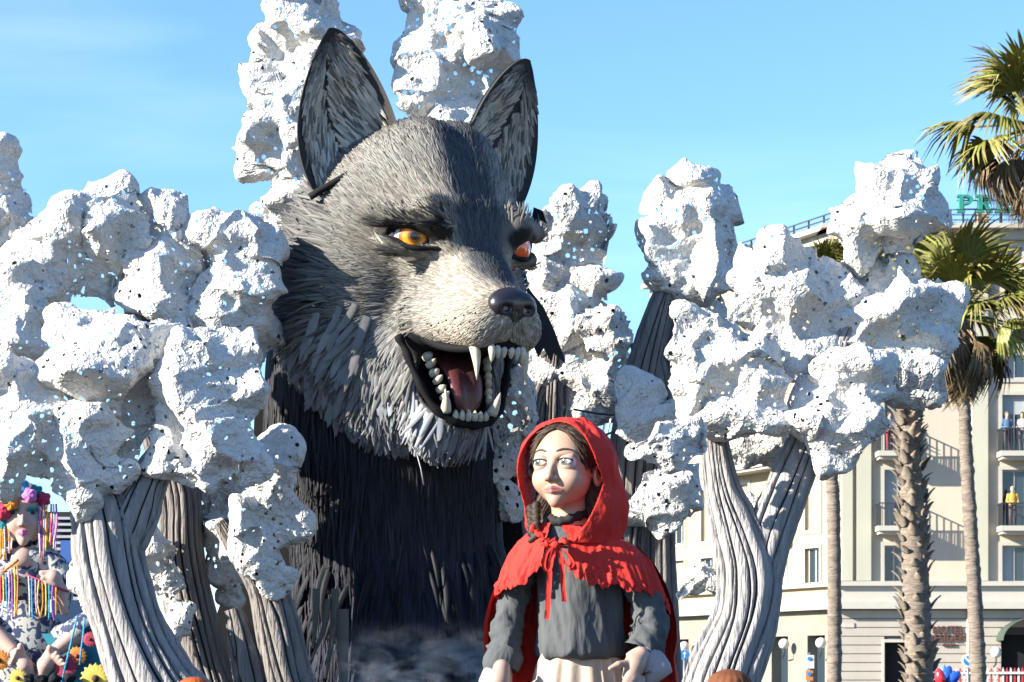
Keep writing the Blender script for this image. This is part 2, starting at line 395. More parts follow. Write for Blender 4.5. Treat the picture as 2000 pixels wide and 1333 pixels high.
# rooftop railing, piers, letters
m = MB()
for k in range(3): pbox(m, fp, hx(1660), X1, hz(410+k*10), hz(410+k*10)+.04, .1, .14)
for px in range(1665, 2200, 48): pbox(m, fp, hx(px), hx(px)+.05, hz(443), hz(409), .09, .15)
m.mk('roof_railing', m_iron, hotel)
for px in (1912, 2040):
    m = MB(); pbox(m, fp, hx(px), hx(px+22), hz(443), hz(414), .2, .8); m.mk('roof_pier', m_cream_w, hotel)
m_letter = mat('green_sign_paint', (.035, .30, .23), .5)
GLY = {'P': [(0, .28, .0, 1)], 'R': [], 'E': [], 'S': []}
def letter(ch, px0, px1, py0, py1, parent, d0=.25, d1=.55):
    """slab serif capital out of strokes"""
    x0, x1, z0, z1 = hx(px0), hx(px1), hz(py1), hz(py0); w, h = x1-x0, z1-z0; m = MB()
    def bar(a, b, c, d, e=0): pbox(m, fp, x0+a*w, x0+b*w, z0+c*h, z0+d*h, d0+e, d1-e)
    def arc(cx, cz, rx_, rz, a0, a1, t=.2, n=12):
        for k in range(n):
            A, B = math.radians(a0+(a1-a0)*k/n), math.radians(a0+(a1-a0)*(k+1)/n); q = []
            for dd in (d0+.004, d1-.004):
                for ang, kk in ((A, 1), (B, 1), (B, 0), (A, 0)):
                    rx2, rz2 = rx_-(0 if kk else t), rz-(0 if kk else t*.75)
                    q.append((x0+(cx+rx2*math.cos(ang))*w, 105+dd, z0+(cz+rz2*math.sin(ang))*h))
            m.hexa([q[3], q[2], q[6], q[7], q[0], q[1], q[5], q[4]])
    if ch in 'PREI':
        s = .38 if ch == 'I' else .12
        bar(s, s+.24, .12, .88); bar(s-.12, s+.36, 0, .119); bar(s-.12, s+.36, .881, 1)
    if ch in 'PR': arc(.5, .72, .45, .28, -90, 90); bar(.361, .5, .88, .999, .002); bar(.361, .5, .44, .56, .002)
    if ch == 'R': m.hexa([(x0+a*w, 105+d, z0+c*h) for a, d, c in ((.7, d0, 0), (.98, d0, 0), (.98, d1, 0), (.7, d1, 0), (.45, d0, .45), (.68, d0, .45), (.68, d1, .45), (.45, d1, .45))])
    if ch == 'E':
        bar(.361, .9, .86, .998, .002); bar(.361, .9, .002, .14, .002); bar(.361, .7, .43, .57, .002); bar(.82, .95, .7, .858, .003); bar(.82, .95, .142, .3, .003)
    if ch == 'S': arc(.5, .73, .4, .27, 20, 270); arc(.5, .27, .4, .27, -160, 90); bar(.76, .9, .7, .96, .003); bar(.1, .24, .04, .3, .003)
    m.mk('sign_letter', m_letter, parent)
for i, ch in enumerate('PRES'): letter(ch, 1872+i*37.5, 1872+i*37.5+33, 378, 413, hotel)
m = MB()
for py in (388, 405): pbox(m, fp, hx(1874), hx(2030), hz(py), hz(py)+.05, .56, .62)
for px in (1885, 1925, 1960, 2000): pbox(m, fp, hx(px), hx(px)+.08, hz(443), hz(380), .63, .7)
m.mk('sign_frame', m_iron, hotel)
# rusticated ground floor: real courses round the door
dops = [(hx(1727), hx(1772), 0, hz(1255)), (hx(1955), hx(2080), 0, hz(1240))]
V, Fc = wall_mesh(fp, X0, X1, 0, hz(1190), dops, .5); V[:, 1] += .06; mk('ground_floor_wall', V, Fc, m_stone_dk, hotel, False)
zz = np.linspace(0, hz(1191), 13)
for k in range(12):
    z0, z1 = zz[k], zz[k+1]-.035; cur = X0
    for a, b, c, d in dops+[(X1, X1, 0, 99)]:
        blocked = z0 < d-.05
        if not blocked: continue
        if a-cur > .1: m = MB(); pbox(m, fp, cur, a-.002, z0, z1, -.02, .055); m.mk('stone_course', m_grey_st, hotel)
        cur = b+.002
m = MB(); pbox(m, fp, hx(1727), hx(1772), 0, hz(1255), .45, .5); m.mk('door', m_glass, hotel)
m = MB()
for q in ((1722, 1727, 1333+76, 1255), (1772, 1777, 1333+76, 1255), (1722, 1777, 1255, 1249)): pbox(m, fp, hx(q[0]), hx(q[1]), max(0, hz(q[2])), hz(q[3]), -.08, -.022)
m.mk('door_surround', m_trim, hotel)
m = MB(); pbox(m, fp, hx(1955), hx(2080), 0, hz(1262), .45, .5); m.mk('door', m_glass, hotel)
# arched canopy over the entrance
n = 18; rows = []
for k in range(n+1):
    a = math.pi*(1-k/n); r = hx(2085)-hx(1945); cx = (hx(1945)+hx(2085))/2
    for d in (-1.6, -.022): rows.append((cx+math.cos(a)*r/2, 105+d, hz(1252)+math.sin(a)*1.0))
mk('entrance_canopy', np.array(rows), grid_faces(n+1, 2), mat('dark_green_canopy', (.07, .10, .08), .6), hotel)
for px in (1890, 1898):
    V, Fc = tube(np.array([(hx(px), 104.9, 0), (hx(px), 104.9, hz(1192))]), .06, 8); mk('downpipe', V, Fc, m_trim, hotel)
def text(s, px, py, size, name, matr, parent, pt_loc, rotz=0, extrude=.03):
    cu = bpy.data.curves.new(name, 'FONT'); cu.body = s; cu.size = size; cu.extrude = extrude; cu.offset = size*.02; cu.align_x = 'CENTER'; cu.resolution_u = 3
    tmp = bpy.data.objects.new(name, cu); COL.objects.link(tmp); dg = bpy.context.evaluated_depsgraph_get(); me = bpy.data.meshes.new_from_object(tmp.evaluated_get(dg)); bpy.data.objects.remove(tmp)
    me.materials.clear(); me.materials.append(matr); o = bpy.data.objects.new(name, me); COL.objects.link(o)
    o.parent = parent; o.location = Vector(pt_loc)-Vector(ORIGIN[parent.name]); o.rotation_euler = (math.radians(90), 0, rotz); ORIGIN[o.name] = ORIGIN[parent.name]; return o
m_brown = mat('brown_letters', (.16, .08, .06), .5)
text('HOTEL', 0, 0, .44, 'wall_letters', m_brown, hotel, (hx(1851), 104.93, hz(1237)))
text('PRESIDENT', 0, 0, .44, 'wall_letters', m_brown, hotel, (hx(1850), 104.93, hz(1253)))
text('****', 0, 0, .34, 'wall_letters', m_brown, hotel, (hx(1853), 104.93, hz(1268)))
for px in (1665, 1672):
    pass
m = MB(); pbox(m, fp, hx(1646), hx(1668), hz(1226), hz(1217), -.06, -.022); m.mk('street_name_plate', m_trim, hotel)
def globe(p, parent):
    V, Fc, _ = ball(p, .24, 18, 12); mk('globe_lamp', V, Fc[:, ::-1], mat_globe, parent)
    V, Fc = tube(np.array([np.array(p)+[0, 0, -.24], np.array(p)+[0, .05, -.5], np.array(p)+[0, .5, -.62]]), .035, 6); mk('lamp_bracket', V, Fc, m_iron, parent)
mat_globe = mat('milk_glass', (.78, .78, .74), .25, spec=.5)
globe((hx(1940), 104.4, hz(1275)), hotel)

# wing running back to the left
WDIR = np.array([-.40, .917]); 
def wp(u, z, d): return (X0-.02+WDIR[0]*u + .917*d, 105+WDIR[1]*u + .40*d, z)
WL = 17.5; ops = []
for u0 in (1.6, 4.6, 8.0, 11.4, 14.4):
    for t, bt in ((1066, 1138), (918, 1030), (772, 885), (628, 740), (484, 560)): ops.append((u0, u0+1.25, hz(bt), hz(t)))
V, Fc = wall_mesh(wp, -.0, WL, hz(1176), hz(448), ops); mk('wall', V, Fc[::1], m_cream_w, hotel, False)
for i, o in enumerate(ops): window(wp, *o, hotel, 1, pane_mat=m_shut if i % 3 else m_glass)
for z in (1030, 885): balcony(wp, 4.0, 9.9, hz(z), hotel)
m = MB(); pbox(m, wp, 0, WL, hz(1145), hz(1136), -.32, -.004); pbox(m, wp, 0, WL, hz(1190), hz(1176.2), -.5, .05); m.mk('string_course', m_trim, hotel)
m = MB(); pbox(m, wp, -.5, WL, hz(470), hz(452), -.35, -.004); pbox(m, wp, -.6, WL, hz(451.8), hz(442.5), -.85, 2); m.mk('cornice', m_trim, hotel)
m = MB()
for k in range(3): pbox(m, wp, 0, WL, hz(412+k*10), hz(412+k*10)+.05, .0, .05)
for k in range(14): pbox(m, wp, k*1.3, k*1.3+.06, hz(443), hz(411), -.01, .06)
m.mk('roof_railing', m_iron, hotel)
gops = [(u0, u0+1.5, 0, hz(1240)) for u0 in (1.2, 4.4, 7.6, 10.8, 14.0)]
V, Fc = wall_mesh(wp, 0, WL, 0, hz(1190), gops, .6); mk('ground_floor_wall', V, Fc, m_wing_st, hotel, False)
for a, b, c, d in gops:
    m = MB(); pbox(m, wp, a, b, c, d, .5, .55); m.mk('shop_door', m_glass, hotel)
    globe(wp(a-.5, hz(1256), -.5), hotel)
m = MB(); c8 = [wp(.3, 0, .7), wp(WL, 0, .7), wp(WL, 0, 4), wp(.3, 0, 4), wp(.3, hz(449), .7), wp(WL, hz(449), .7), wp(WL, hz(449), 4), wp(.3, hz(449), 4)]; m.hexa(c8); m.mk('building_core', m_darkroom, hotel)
m = MB(); pbox(m, wp, 7.0, 8.3, hz(1228), hz(1216), -.3, -.004); m.mk('air_vent', m_trim, hotel)

# yellow house farther down the street
yh = thing('yellow_house', (9.0, 128, 0), 'bright yellow house with shutters far behind the girl puppet', 'house')
YU = U(128.0)
def yx(px): return (px-1000)*YU
def yz(py): return CAM_Z+(HORIZON-py)*YU
def yp(u, z, d): return (u-.35*d, 128+d+ (yx(1430)-u)*.35, z)
m_yel = mat('yellow_stucco', (.70, .58, .36), .9, bump=.15, scale=20, var=.1, var_scale=.6); m_och = mat('ochre_trim', (.60, .38, .17), .85)
ops = [(yx(a), yx(a+22), yz(c), yz(b)) for a in (1262, 1338, 1366, 1400) for b, c in ((1210, 1290), (1060, 1135), (930, 1000))]
V, Fc = wall_mesh(yp, yx(1180), yx(1440), 0, yz(880), ops); mk('wall', V, Fc, m_yel, yh, False)
for o in ops: window(yp, *o, yh, 1, pane_mat=m_shut)
for z in (1180, 1035):
    m = MB(); pbox(m, yp, yx(1310), yx(1430), yz(z), yz(z)+.25, -1.2, -.004)
    for px in (1320, 1360, 1400): pbox(m, yp, yx(px), yx(px)+.25, yz(z)-.5, yz(z)-.002, -.8, -.004)
    m.mk('balcony', m_och, yh)
m = MB(); pbox(m, yp, yx(1180), yx(1445), yz(880), yz(868), -.6, 6); m.mk('cornice', m_och, yh)
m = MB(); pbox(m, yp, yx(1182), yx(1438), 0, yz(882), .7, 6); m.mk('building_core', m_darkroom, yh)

# palms
m_frond = mat('palm_leaf', rough=.5, attr=True, spec=.35)
m_ptrunk = mat('palm_trunk', (.33, .27, .22), .9, bump=1, scale=5, stretch=(1, 1, 5), bump_dist=.05, var=.5, var_scale=3)
m_ptrunk_red = mat('palm_trunk_fibre', (.27, .15, .10), .9, bump=1, scale=6, bump_dist=.06, var=.5, var_scale=3)
m_boot = mat('palm_leaf_base', (.34, .28, .22), .8, bump=.5, scale=8, var=.4, var_scale=5)
def frond_mesh(seed, dry=False):
    r = np.random.default_rng(seed); mb_v, mb_f, cl = [], [], []
    Lp = 1.0; n0 = 0
    # petiole
    V, Fc = tube(np.array([(0, 0, 0), (0, Lp*.5, .05), (0, Lp, 0.)]), [.045, .03, .022], 5); mb_v.append(V); mb_f += [tuple(f) for f in Fc]; cl.append(np.tile((.20, .20, .06) if not dry else (.30, .2, .11), (len(V), 1))); n0 = len(V)
    ns = 30; span = math.radians(150 if not dry else 70)
    for k in range(ns):
        a = -span/2*1.0+span*k/(ns-1); a = a + r.normal(0, .02); R = r.uniform(.85, 1.1)*(1.15-.25*abs(a)); w = .045
        dr = r.uniform(.2, 1.3)*(2.2 if dry else 1); tw = r.normal(0, .15)
        S = [0, .3, .55, .8, 1.0]; wd = [.15, .9, 1, .6, .06]
        base = np.array([0, Lp, 0.]); d = np.array([math.sin(a), math.cos(a), 0])
        side = np.array([math.cos(a), -math.sin(a), 0.]); vv = []
        for s, ww in zip(S, wd):
            c = base+d*R*s+np.array([0, 0, -dr*max(0, s-.45)**2*1.6+.10*s-.25*abs(a)*s*s]); b = side*w*ww
            vv += [c-b, c+np.array([0, 0, w*.6*ww]), c+b]
        mb_v.append(np.array(vv)); mb_f += [(n0+i*3+j, n0+i*3+j+1, n0+(i+1)*3+j+1, n0+(i+1)*3+j) for i in range(4) for j in range(2)]; n0 += 15
        g0 = np.array([.21, .22, .045])*r.uniform(.55, 1.5); tip = np.array([.30, .21, .10]) if r.random() < .6 else g0*1.3
        if dry: g0 = np.array([.24, .17, .09])*r.uniform(.5, 1.3); tip = g0*.9
        cl.append(np.concatenate([np.tile(g0*(1-t)+tip*t, (3, 1)) for t in (0, 0, .1, .55, 1)]))
    return mesh_data('frond_blade', np.concatenate(mb_v), mb_f, m_frond, False, np.concatenate(cl))
FR = [frond_mesh(i) for i in range(5)]; FD = [frond_mesh(30+i, True) for i in range(4)]
def palm(D, path, label, crown_r, n_green, n_dry, seed, boots=False, red_top=False):
    r = np.random.default_rng(seed); u = U(D)
    c = spline(path, 30); pts = np.array([P(a[0], a[1], D) for a in c]); pts[0, 2] = 0
    t = thing('palm_tree', pts[0], label, 'palm tree', 'palm trees in front of the hotel')
    rad = c[:, 2]*u*(1+.04*np.sin(np.arange(30)*2.3))
    fine = spline(np.column_stack([pts, rad]), 140); wob = 1+.05*np.sin(np.arange(140)*1.9)+r.normal(0, .02, 140)
    V, Fc = tube(fine[:, :3], fine[:, 3]*wob, 16); V = V+.02*vnoise(V*9, 3)[:, None]*r.normal(size=3); mk('trunk', V, Fc, m_ptrunk_red if red_top == 2 else m_ptrunk, t)
    top = pts[-1]; s = crown_r*u/1.9
    for k in range(n_green):
        el = math.radians(r.uniform(-28, 80)); az = r.uniform(0, 2*math.pi) if k % 3 else r.uniform(.6*math.pi, 2.4*math.pi)
        d = np.array([math.cos(el)*math.cos(az), math.cos(el)*math.sin(az), math.sin(el)]); up = np.array([0, 0, 1.]); b = nrm(np.cross(d, up)); nn = np.cross(b, d); roll = r.normal(0, .4)
        b2 = b*math.cos(roll)+nn*math.sin(roll); n2 = np.cross(b2, d); sc = s*r.uniform(.8, 1.12)
        M = np.eye(4); M[:3, :3] = np.stack([b2, d, n2], 1)*sc; M[:3, 3] = top+d*.1; inst('frond', FR[r.integers(5)], M, t)
    for k in range(n_dry):
        el = math.radians(r.uniform(-80, -30)); az = r.uniform(0, 2*math.pi)
        d = np.array([math.cos(el)*math.cos(az), math.cos(el)*math.sin(az), math.sin(el)]); b = nrm(np.cross(d, (0, 0, 1.))); n2 = np.cross(b, d); sc = s*r.uniform(.55, .85)
        M = np.eye(4); M[:3, :3] = np.stack([b, d, n2], 1)*sc; M[:3, 3] = top+np.array([0, 0, -.25*r.random()*crown_r*u*.6]); inst('dry_frond', FD[r.integers(4)], M, t)
    if boots:
        f2 = spline(np.column_stack([pts, rad]), 60); V, Fc = tube(f2[43:, :3], f2[43:, 3]*np.linspace(.98, 1.12, 17)*(1+.04*np.sin(np.arange(17)*2.2)), 14); mk('fibre_sheath', V+.03*vnoise(V*7, 2)[:, None], Fc, m_ptrunk_red, t)
        # cut leaf bases, one by one, spiralling up the trunk
        rows = [];
        for i, (s_, w_) in enumerate(zip(np.linspace(0, 1, 5), (.6, 1, .85, .6, .35))):
            cc = np.array([0, s_*.42, .05+.22*s_*s_]); rows += [cc+[-w_*.17, 0, 0], cc+[0, 0, .06*w_], cc+[w_*.17, 0, 0], cc+[0, 0, -.03]]
        bm = mesh_data('leaf_base_shape', np.array(rows), np.concatenate([grid_faces(5, 4, True)]), m_boot, False)
        acc = 0; f2 = spline(np.column_stack([pts, rad]), 400); N = 190
        for k in range(N):
            i = int(30+k/N*300); az = k*2.399; p = f2[i, :3]; rr = f2[i, 3]; o = np.array([math.cos(az), math.sin(az), 0.])
            az = az+r.normal(0, .25); o = np.array([math.cos(az), math.sin(az), 0.]); tl = r.uniform(.0, .30)
            if r.random() < .08: continue
            d = nrm(np.array([o[0]*tl, o[1]*tl, 1.])); n2 = nrm(o-(o@d)*d); b = np.cross(d, n2); M = np.eye(4); M[:3, :3] = np.stack([b*r.uniform(1, 1.6), d*r.uniform(.6, 1.15), n2], 1)*r.uniform(.8, 1.25); M[:3, 3] = p+o*rr*.88; inst('leaf_base', bm, M, t)
    return t
palm(76, [(1915, 1430, 17), (1910, 1300, 16), (1900, 1100, 14), (1888, 900, 13), (1882, 740, 11), (1878, 620, 10)], 'slim palm with drooping crown right of the white trees', 172, 30, 26, 1)
palm(80, [(1800, 1440, 30), (1795, 1300, 27), (1785, 1050, 25), (1778, 900, 21), (1775, 780, 17), (1780, 570, 15)], 'thick palm covered in cut leaf bases', 150, 24, 12, 2, boots=True)
palm(78, [(1628, 1430, 15), (1630, 1250, 14), (1628, 1000, 13), (1622, 880, 12), (1612, 560, 10)], 'slim palm trunk whose crown hides behind the large white tree', 95, 24, 12, 3)
palm(68, [(2050, 1470, 22), (2046, 1100, 19), (2036, 700, 16), (2018, 250, 14)], 'palm at top right corner with only its crown in view', 185, 32, 46, 4)
# ------------------------------------------------------------------ white papier-mache trees
m_paper = mat('white_papier_mache', (.90, .88, .845), .9, bump=1.0, scale=13, bump_dist=.032, bump_kind='crumple', var=.12, var_scale=1.3, spec=.15)
m_bark = mat('pale_carved_bark', (.47, .45, .45), .85, bump=1.0, scale=9, stretch=(3.4, 3.4, .5), bump_dist=.05, detail=8, var=.38, var_scale=4, spec=.2)
m_bark2 = mat('brown_carved_bark', (.31, .28, .265), .85, bump=1.0, scale=9, stretch=(3.4, 3.4, .5), bump_dist=.05, detail=8, var=.38, var_scale=4, spec=.2)
m_core = mat('bark_groove_paint', (.035, .037, .045), .9)

def clump(circles, D, seed, parent, depth=.75, hole=6.0, holes=1.0, h=4.2, rough=1.0, dz=0, mat_=None):
    """one crumpled, perforated shell: circles are (px, py, r px) of its lobes"""
    r_ = np.random.default_rng(seed); u = U(D); C, R = [], []
    for k, c in enumerate(circles):
        dd = (c[3] if len(c) > 3 else r_.uniform(-.35, .35)*c[2])
        C.append(P(c[0], c[1], D + dd*u)); R.append(c[2]*u)
    C, R = np.array(C), np.array(R)
    q0 = r_.uniform(-50, 50, 3); kz = float(np.clip(R.mean()/(46*u), .3, 1))
    def fn(p):
        w = p + .10*np.stack([vnoise(p*1.9+q0, 1), vnoise(p*1.9+q0, 2), vnoise(p*1.9+q0, 3)], 1)
        d = None
        for c, r in zip(C, R):
            q = (w-c)*np.array([1, 1/depth, 1]); s = np.linalg.norm(q, axis=1) - r*.90
            d = s if d is None else smin(d, s, .17)
        return d
    lo, hi = (C-R[:, None]).min(0)-.3, (C+R[:, None]).max(0)+.3
    V, Q = sdf_mesh(fn, lo, hi, h*u, B=5, margin=2.0)
    N = vert_normals(V, Q)
    # facets: pull towards tangent planes of random seeds
    K = max(14, int(len(V)/400)); sd = r_.choice(len(V), K, replace=False); S, SN = V[sd], N[sd]
    out = np.zeros_like(V)
    for a in range(0, len(V), 4000):
        v = V[a:a+4000]; d2 = ((v[:, None]-S[None])**2).sum(-1); w = np.exp(-(d2-d2.min(1, keepdims=True))/(2*(3.2*u)**2))
        w /= w.sum(1, keepdims=True)
        off = ((v[:, None]-S[None])*SN[None]).sum(-1); off = np.clip(off, -22*u*kz, 22*u*kz)
        out[a:a+4000] = v - 1.0*(w[:, :, None]*off[:, :, None]*SN[None]).sum(1)
    V = out
    p = V+q0
    wrp = p + .06*np.stack([vnoise(p*5, 4), vnoise(p*5, 5), vnoise(p*5, 6)], 1)
    bil = (1-np.abs(vnoise(wrp*3.4, 7)))*1.0
    bil2 = (1-np.abs(vnoise(wrp*8.5, 8)))
    lowf = (1-np.abs(vnoise(wrp*1.35, 11)))**1.5
    rdg = (1-np.abs(vnoise(wrp*2.5, 13)))**2
    V = V + N*(kz*(lowf-.60)*.36 + (rdg-.45)*.13*kz + (bil-.7)*.05*kz + (bil2-.6)*.028*rough + vnoise(p*19, 9)*.012)[:, None]
    N = vert_normals(V, Q)
    # holes
    nh = int(holes*len(V)*(h*h)/780.0)
    cand = r_.choice(len(V), min(len(V), nh*3), replace=False); keep = []
    for i in cand:
        if all(np.sum((V[i]-V[j])**2) > (14*u)**2 for j in keep): keep.append(i)
        if len(keep) >= nh: break
    dead = np.zeros(len(Q), bool); fc = V[Q].mean(1)
    for i in keep:
        c = V[i]; r = hole*u*r_.uniform(.38, .88); n = N[i]
        t1 = nrm(np.cross(n, r_.normal(size=3))); asp = r_.uniform(.65, 1.0)
        near = np.where(np.abs(fc-c).max(1) < r*2.2)[0]
        def rr(x):
            e = x-c; e = e-(e@n)[:, None]*n; a1 = e@t1; return np.sqrt((a1/asp)**2 + (e**2).sum(1)-a1**2), e
        rad, _ = rr(fc[near]); k = near[rad < r]; dead[k] = True
        vi = np.unique(Q[k]); rv, e = rr(V[vi]); mv = rv > r*.7
        V[vi[mv]] -= e[mv]*(1-r/np.maximum(rv[mv], 1e-6))[:, None]*.9
    # the shells are draped from the front and torn open behind
    bk = (nrm(N[Q].mean(1))[:, 1] > .34) & (vnoise(V[Q].mean(1)*2.2, 31) > -.25)
    Q = Q[~(dead | bk)]
    return mk('foliage_clump', V, Q, mat_ or m_paper, parent, True)

def limb(path, D, parent, n_strip=14, seed=0, matr=None, segs=26):
    """a carved limb: dark core and separate raised bark strips; path rows are (px, py, r px[, depth px])"""
    r_ = np.random.default_rng(seed); u = U(D)
    c = spline([(a[0], a[1], a[2], a[3] if len(a) > 3 else 0) for a in path], segs)
    pts = np.array([P(a[0], a[1], D+a[3]*u) for a in c]); rad = c[:, 2]*u
    V, Fc = tube(pts, rad*.90, 16); mk('trunk_core', V, Fc, m_core, parent)
    t, a, b = frames(pts)
    ph0 = r_.uniform(0, 6.28); S = np.linspace(0, 1, segs)
    wid = r_.uniform(.35, 1.6, n_strip); edges = np.concatenate([[0], np.cumsum(wid)])/wid.sum()*2*np.pi + ph0
    nodes = [edges[k] + .22*np.sin(S*r_.uniform(2, 7)+r_.uniform(0, 6))*(2*np.pi/n_strip) + .25*(2*np.pi/n_strip)*vnoise(np.stack([S*5, np.full(segs, k*3.7), np.full(segs, seed*1.3)], 1), 3) for k in range(n_strip)]
    nodes.append(nodes[0]+2*np.pi)
    for k in range(n_strip):
        l, r = nodes[k], nodes[k+1]; gap = .055*(2*np.pi/n_strip)+.012
        gapv = gap*(1+.6*vnoise(np.stack([S*9, np.full(segs, k*1.7), np.full(segs, 9.)], 1), 4))
        hgt = r_.uniform(.04, .17)
        prof = [(0, -.12), (.04, .7), (.22, .95), (.5, .9), (.72, 1.0), (.96, .62), (1, -.12)]
        rows = []
        for fr, hh in prof:
            th = (l+gapv)*(1-fr)+(r-gapv)*fr
            wob = .055*vnoise(np.stack([S*14, np.full(segs, k*2.1+fr*1.5), np.full(segs, 2.)], 1), 6)
            rr = rad*(.93+hgt*hh+wob*max(hh, 0))
            rows.append(pts + rr[:, None]*(np.cos(th)[:, None]*a+np.sin(th)[:, None]*b))
        V = np.stack(rows, 1).reshape(-1, 3); n = len(prof)
        mk('bark_strip', V, grid_faces(segs, n)[:, ::-1], matr or m_bark, parent, True)

def tree(base_px, D, label, limbs, clumps, seed, matr=None, group='white papier-mache trees on the float', ns=14):
    t = thing('papier_mache_tree', (P(base_px, 1333, D)[0], D, DECK_Z), label, 'tree', group)
    for i, l in enumerate(limbs):
        limb(l, D, t, n_strip=int(ns*1.35) if i == 0 else max(10, int(ns*.95)), seed=seed*10+i, matr=matr)
    for i, c in enumerate(clumps):
        dd = 0; kw = {}
        if isinstance(c, tuple): c, dd, kw = c
        clump(c, D+dd, seed*100+i, t, **kw)
    return t

DECK_Z = 1.15
tree(300, 26.5, 'white tree at far left foreground leaning left with wide forked trunk', [
        [(350, 1400, 88), (300, 1333, 78), (255, 1230, 66), (220, 1110, 66), (205, 1010, 62), (190, 950, 46), (165, 900, 34)],
        [(232, 1080, 44), (262, 1000, 48), (295, 930, 36), (330, 880, 30)]],
     [[(160, 670, 55), (225, 665, 75), (285, 690, 55), (200, 750, 95), (280, 790, 75), (165, 820, 60), (235, 860, 55), (135, 640, 30), (315, 740, 35)],
      ([(55, 800, 85), (15, 875, 72), (105, 890, 65), (165, 850, 55), (120, 945, 42), (190, 900, 48), (150, 968, 26), (5, 770, 50), (235, 905, 28)], -.35, {}),
      ([(400, 735, 75), (455, 770, 62), (375, 810, 62), (430, 850, 68), (345, 880, 45), (478, 890, 38), (465, 705, 38), (345, 715, 32), (390, 915, 30)], -.2, {}),
      ([(165, 1085, 22), (178, 1130, 30), (200, 1180, 28)], .9, {'h': 3.2, 'hole': 4}),
      ], 1)
tree(400, 28.6, 'white tree with straight brown trunk behind the forked one at far left', [
        [(440, 1400, 60), (405, 1320, 52), (375, 1200, 50), (355, 1080, 44), (350, 960, 40), (300, 800, 34), (262, 560, 22), (255, 480, 12)],
        [(350, 1240, 26), (330, 1290, 24), (340, 1400, 30)]],
     [[(195, 400, 48), (150, 440, 55), (95, 470, 62), (215, 470, 58), (50, 490, 52), (140, 540, 70), (220, 560, 50), (70, 570, 45), (245, 420, 25), (215, 370, 24)],
      [(310, 445, 50), (355, 455, 48), (320, 520, 58), (300, 590, 52), (350, 600, 48), (330, 650, 35)],
      ([(415, 445, 46), (470, 475, 50), (505, 495, 30), (440, 540, 60), (495, 560, 38), (425, 610, 55), (475, 615, 36), (435, 660, 28)], .1, {}),
      ([(30, 560, 55), (50, 620, 55), (15, 670, 48), (80, 570, 25), (40, 700, 24)], -.5, {}),
      ([(290, 690, 70), (350, 720, 55), (370, 660, 35)], .3, {}),
      ([(8, 350, 42), (36, 400, 34), (-20, 320, 44), (-25, 400, 44), (15, 450, 44), (50, 470, 34)], .6, {}),
      ([(420, 975, 36), (425, 1040, 38), (440, 1100, 38), (448, 1165, 26), (410, 930, 40)], .15, {'h': 3.4}),
      ([(308, 1085, 38), (325, 1140, 36), (345, 1195, 32), (330, 1235, 18), (280, 1060, 22)], -.5, {'h': 3.4}),
      ([(450, 930, 52), (500, 910, 40), (400, 900, 40)], .5, {}),
      ([(478, 700, 44), (505, 650, 32), (455, 760, 40)], .7, {'h': 3.8})], 2, m_bark2, ns=11)
tree(540, 28.0, 'low white tree with knobbly clump hanging beside black wolf chest', [
        [(590, 1400, 46), (560, 1320, 46), (540, 1220, 42), (515, 1140, 34), (470, 1080, 22), (430, 1020, 14)],
        [(500, 1400, 36), (490, 1320, 34), (470, 1240, 26), (455, 1190, 18)]],
     [([(525, 895, 36), (550, 880, 26), (530, 955, 46), (495, 1010, 38), (545, 1020, 42), (510, 1075, 46), (535, 1120, 34), (570, 1010, 22), (525, 1150, 20)], -.2, {'h': 3.6})], 3, m_bark2, ns=10)
tree(560, 33.2, 'tall white column clump rising behind left ear of the wolf', [
        [(590, 1400, 60), (590, 900, 50), (580, 520, 30), (575, 400, 14)]],
     [[(600, 10, 78), (640, 50, 50), (560, 90, 62), (630, 120, 58), (545, 180, 60), (610, 200, 58), (525, 250, 52), (590, 280, 58), (515, 320, 44), (565, 350, 50), (560, 410, 34), (590, -60, 70), (500, 240, 22)],
      ([(520, 425, 26), (535, 450, 26)], .4, {'h': 3.2})], 4, ns=12)
tree(890, 33.4, 'tall white column clump rising between the two ears of the wolf', [
        [(890, 1400, 60), (890, 900, 50), (890, 400, 40), (885, 290, 26)]],
     [[(865, 0, 72), (940, 30, 58), (845, 80, 62), (920, 110, 72), (840, 160, 58), (900, 190, 78), (830, 220, 48), (960, 190, 52), (985, 85, 26), (900, 270, 70), (880, -60, 60), (795, 100, 14)],
      ([(935, 55, 30), (940, 90, 28)], -.55, {'h': 3.0})], 5, ns=12)
tree(1100, 33.0, 'shaded white tree behind right cheek of the wolf', [
        [(1090, 1400, 60), (1080, 1000, 46), (1085, 700, 30), (1100, 560, 16)],
        [(1005, 1420, 40, -60), (1005, 1150, 38, -60), (1012, 950, 34, -50), (1040, 800, 24, -20), (1070, 720, 16)]],
     [[(1078, 450, 38), (1125, 425, 44), (1168, 415, 30), (1105, 500, 60), (1162, 490, 36), (1095, 570, 62), (1155, 570, 42), (1100, 630, 58), (1150, 620, 36)],
      [(1100, 690, 74), (1170, 660, 55), (1210, 650, 32), (1150, 730, 66), (1060, 740, 58), (1200, 700, 42), (1110, 770, 40)],
      ([(1000, 785, 42), (985, 840, 34), (1005, 880, 44), (975, 915, 26), (1020, 830, 36)], -2.6, {'h': 3.4, 'hole': 7, 'holes': 1.4}),
      ([(985, 960, 26), (1000, 1000, 30)], -2.4, {'h': 3.4, 'hole': 7})], 6, m_bark2)
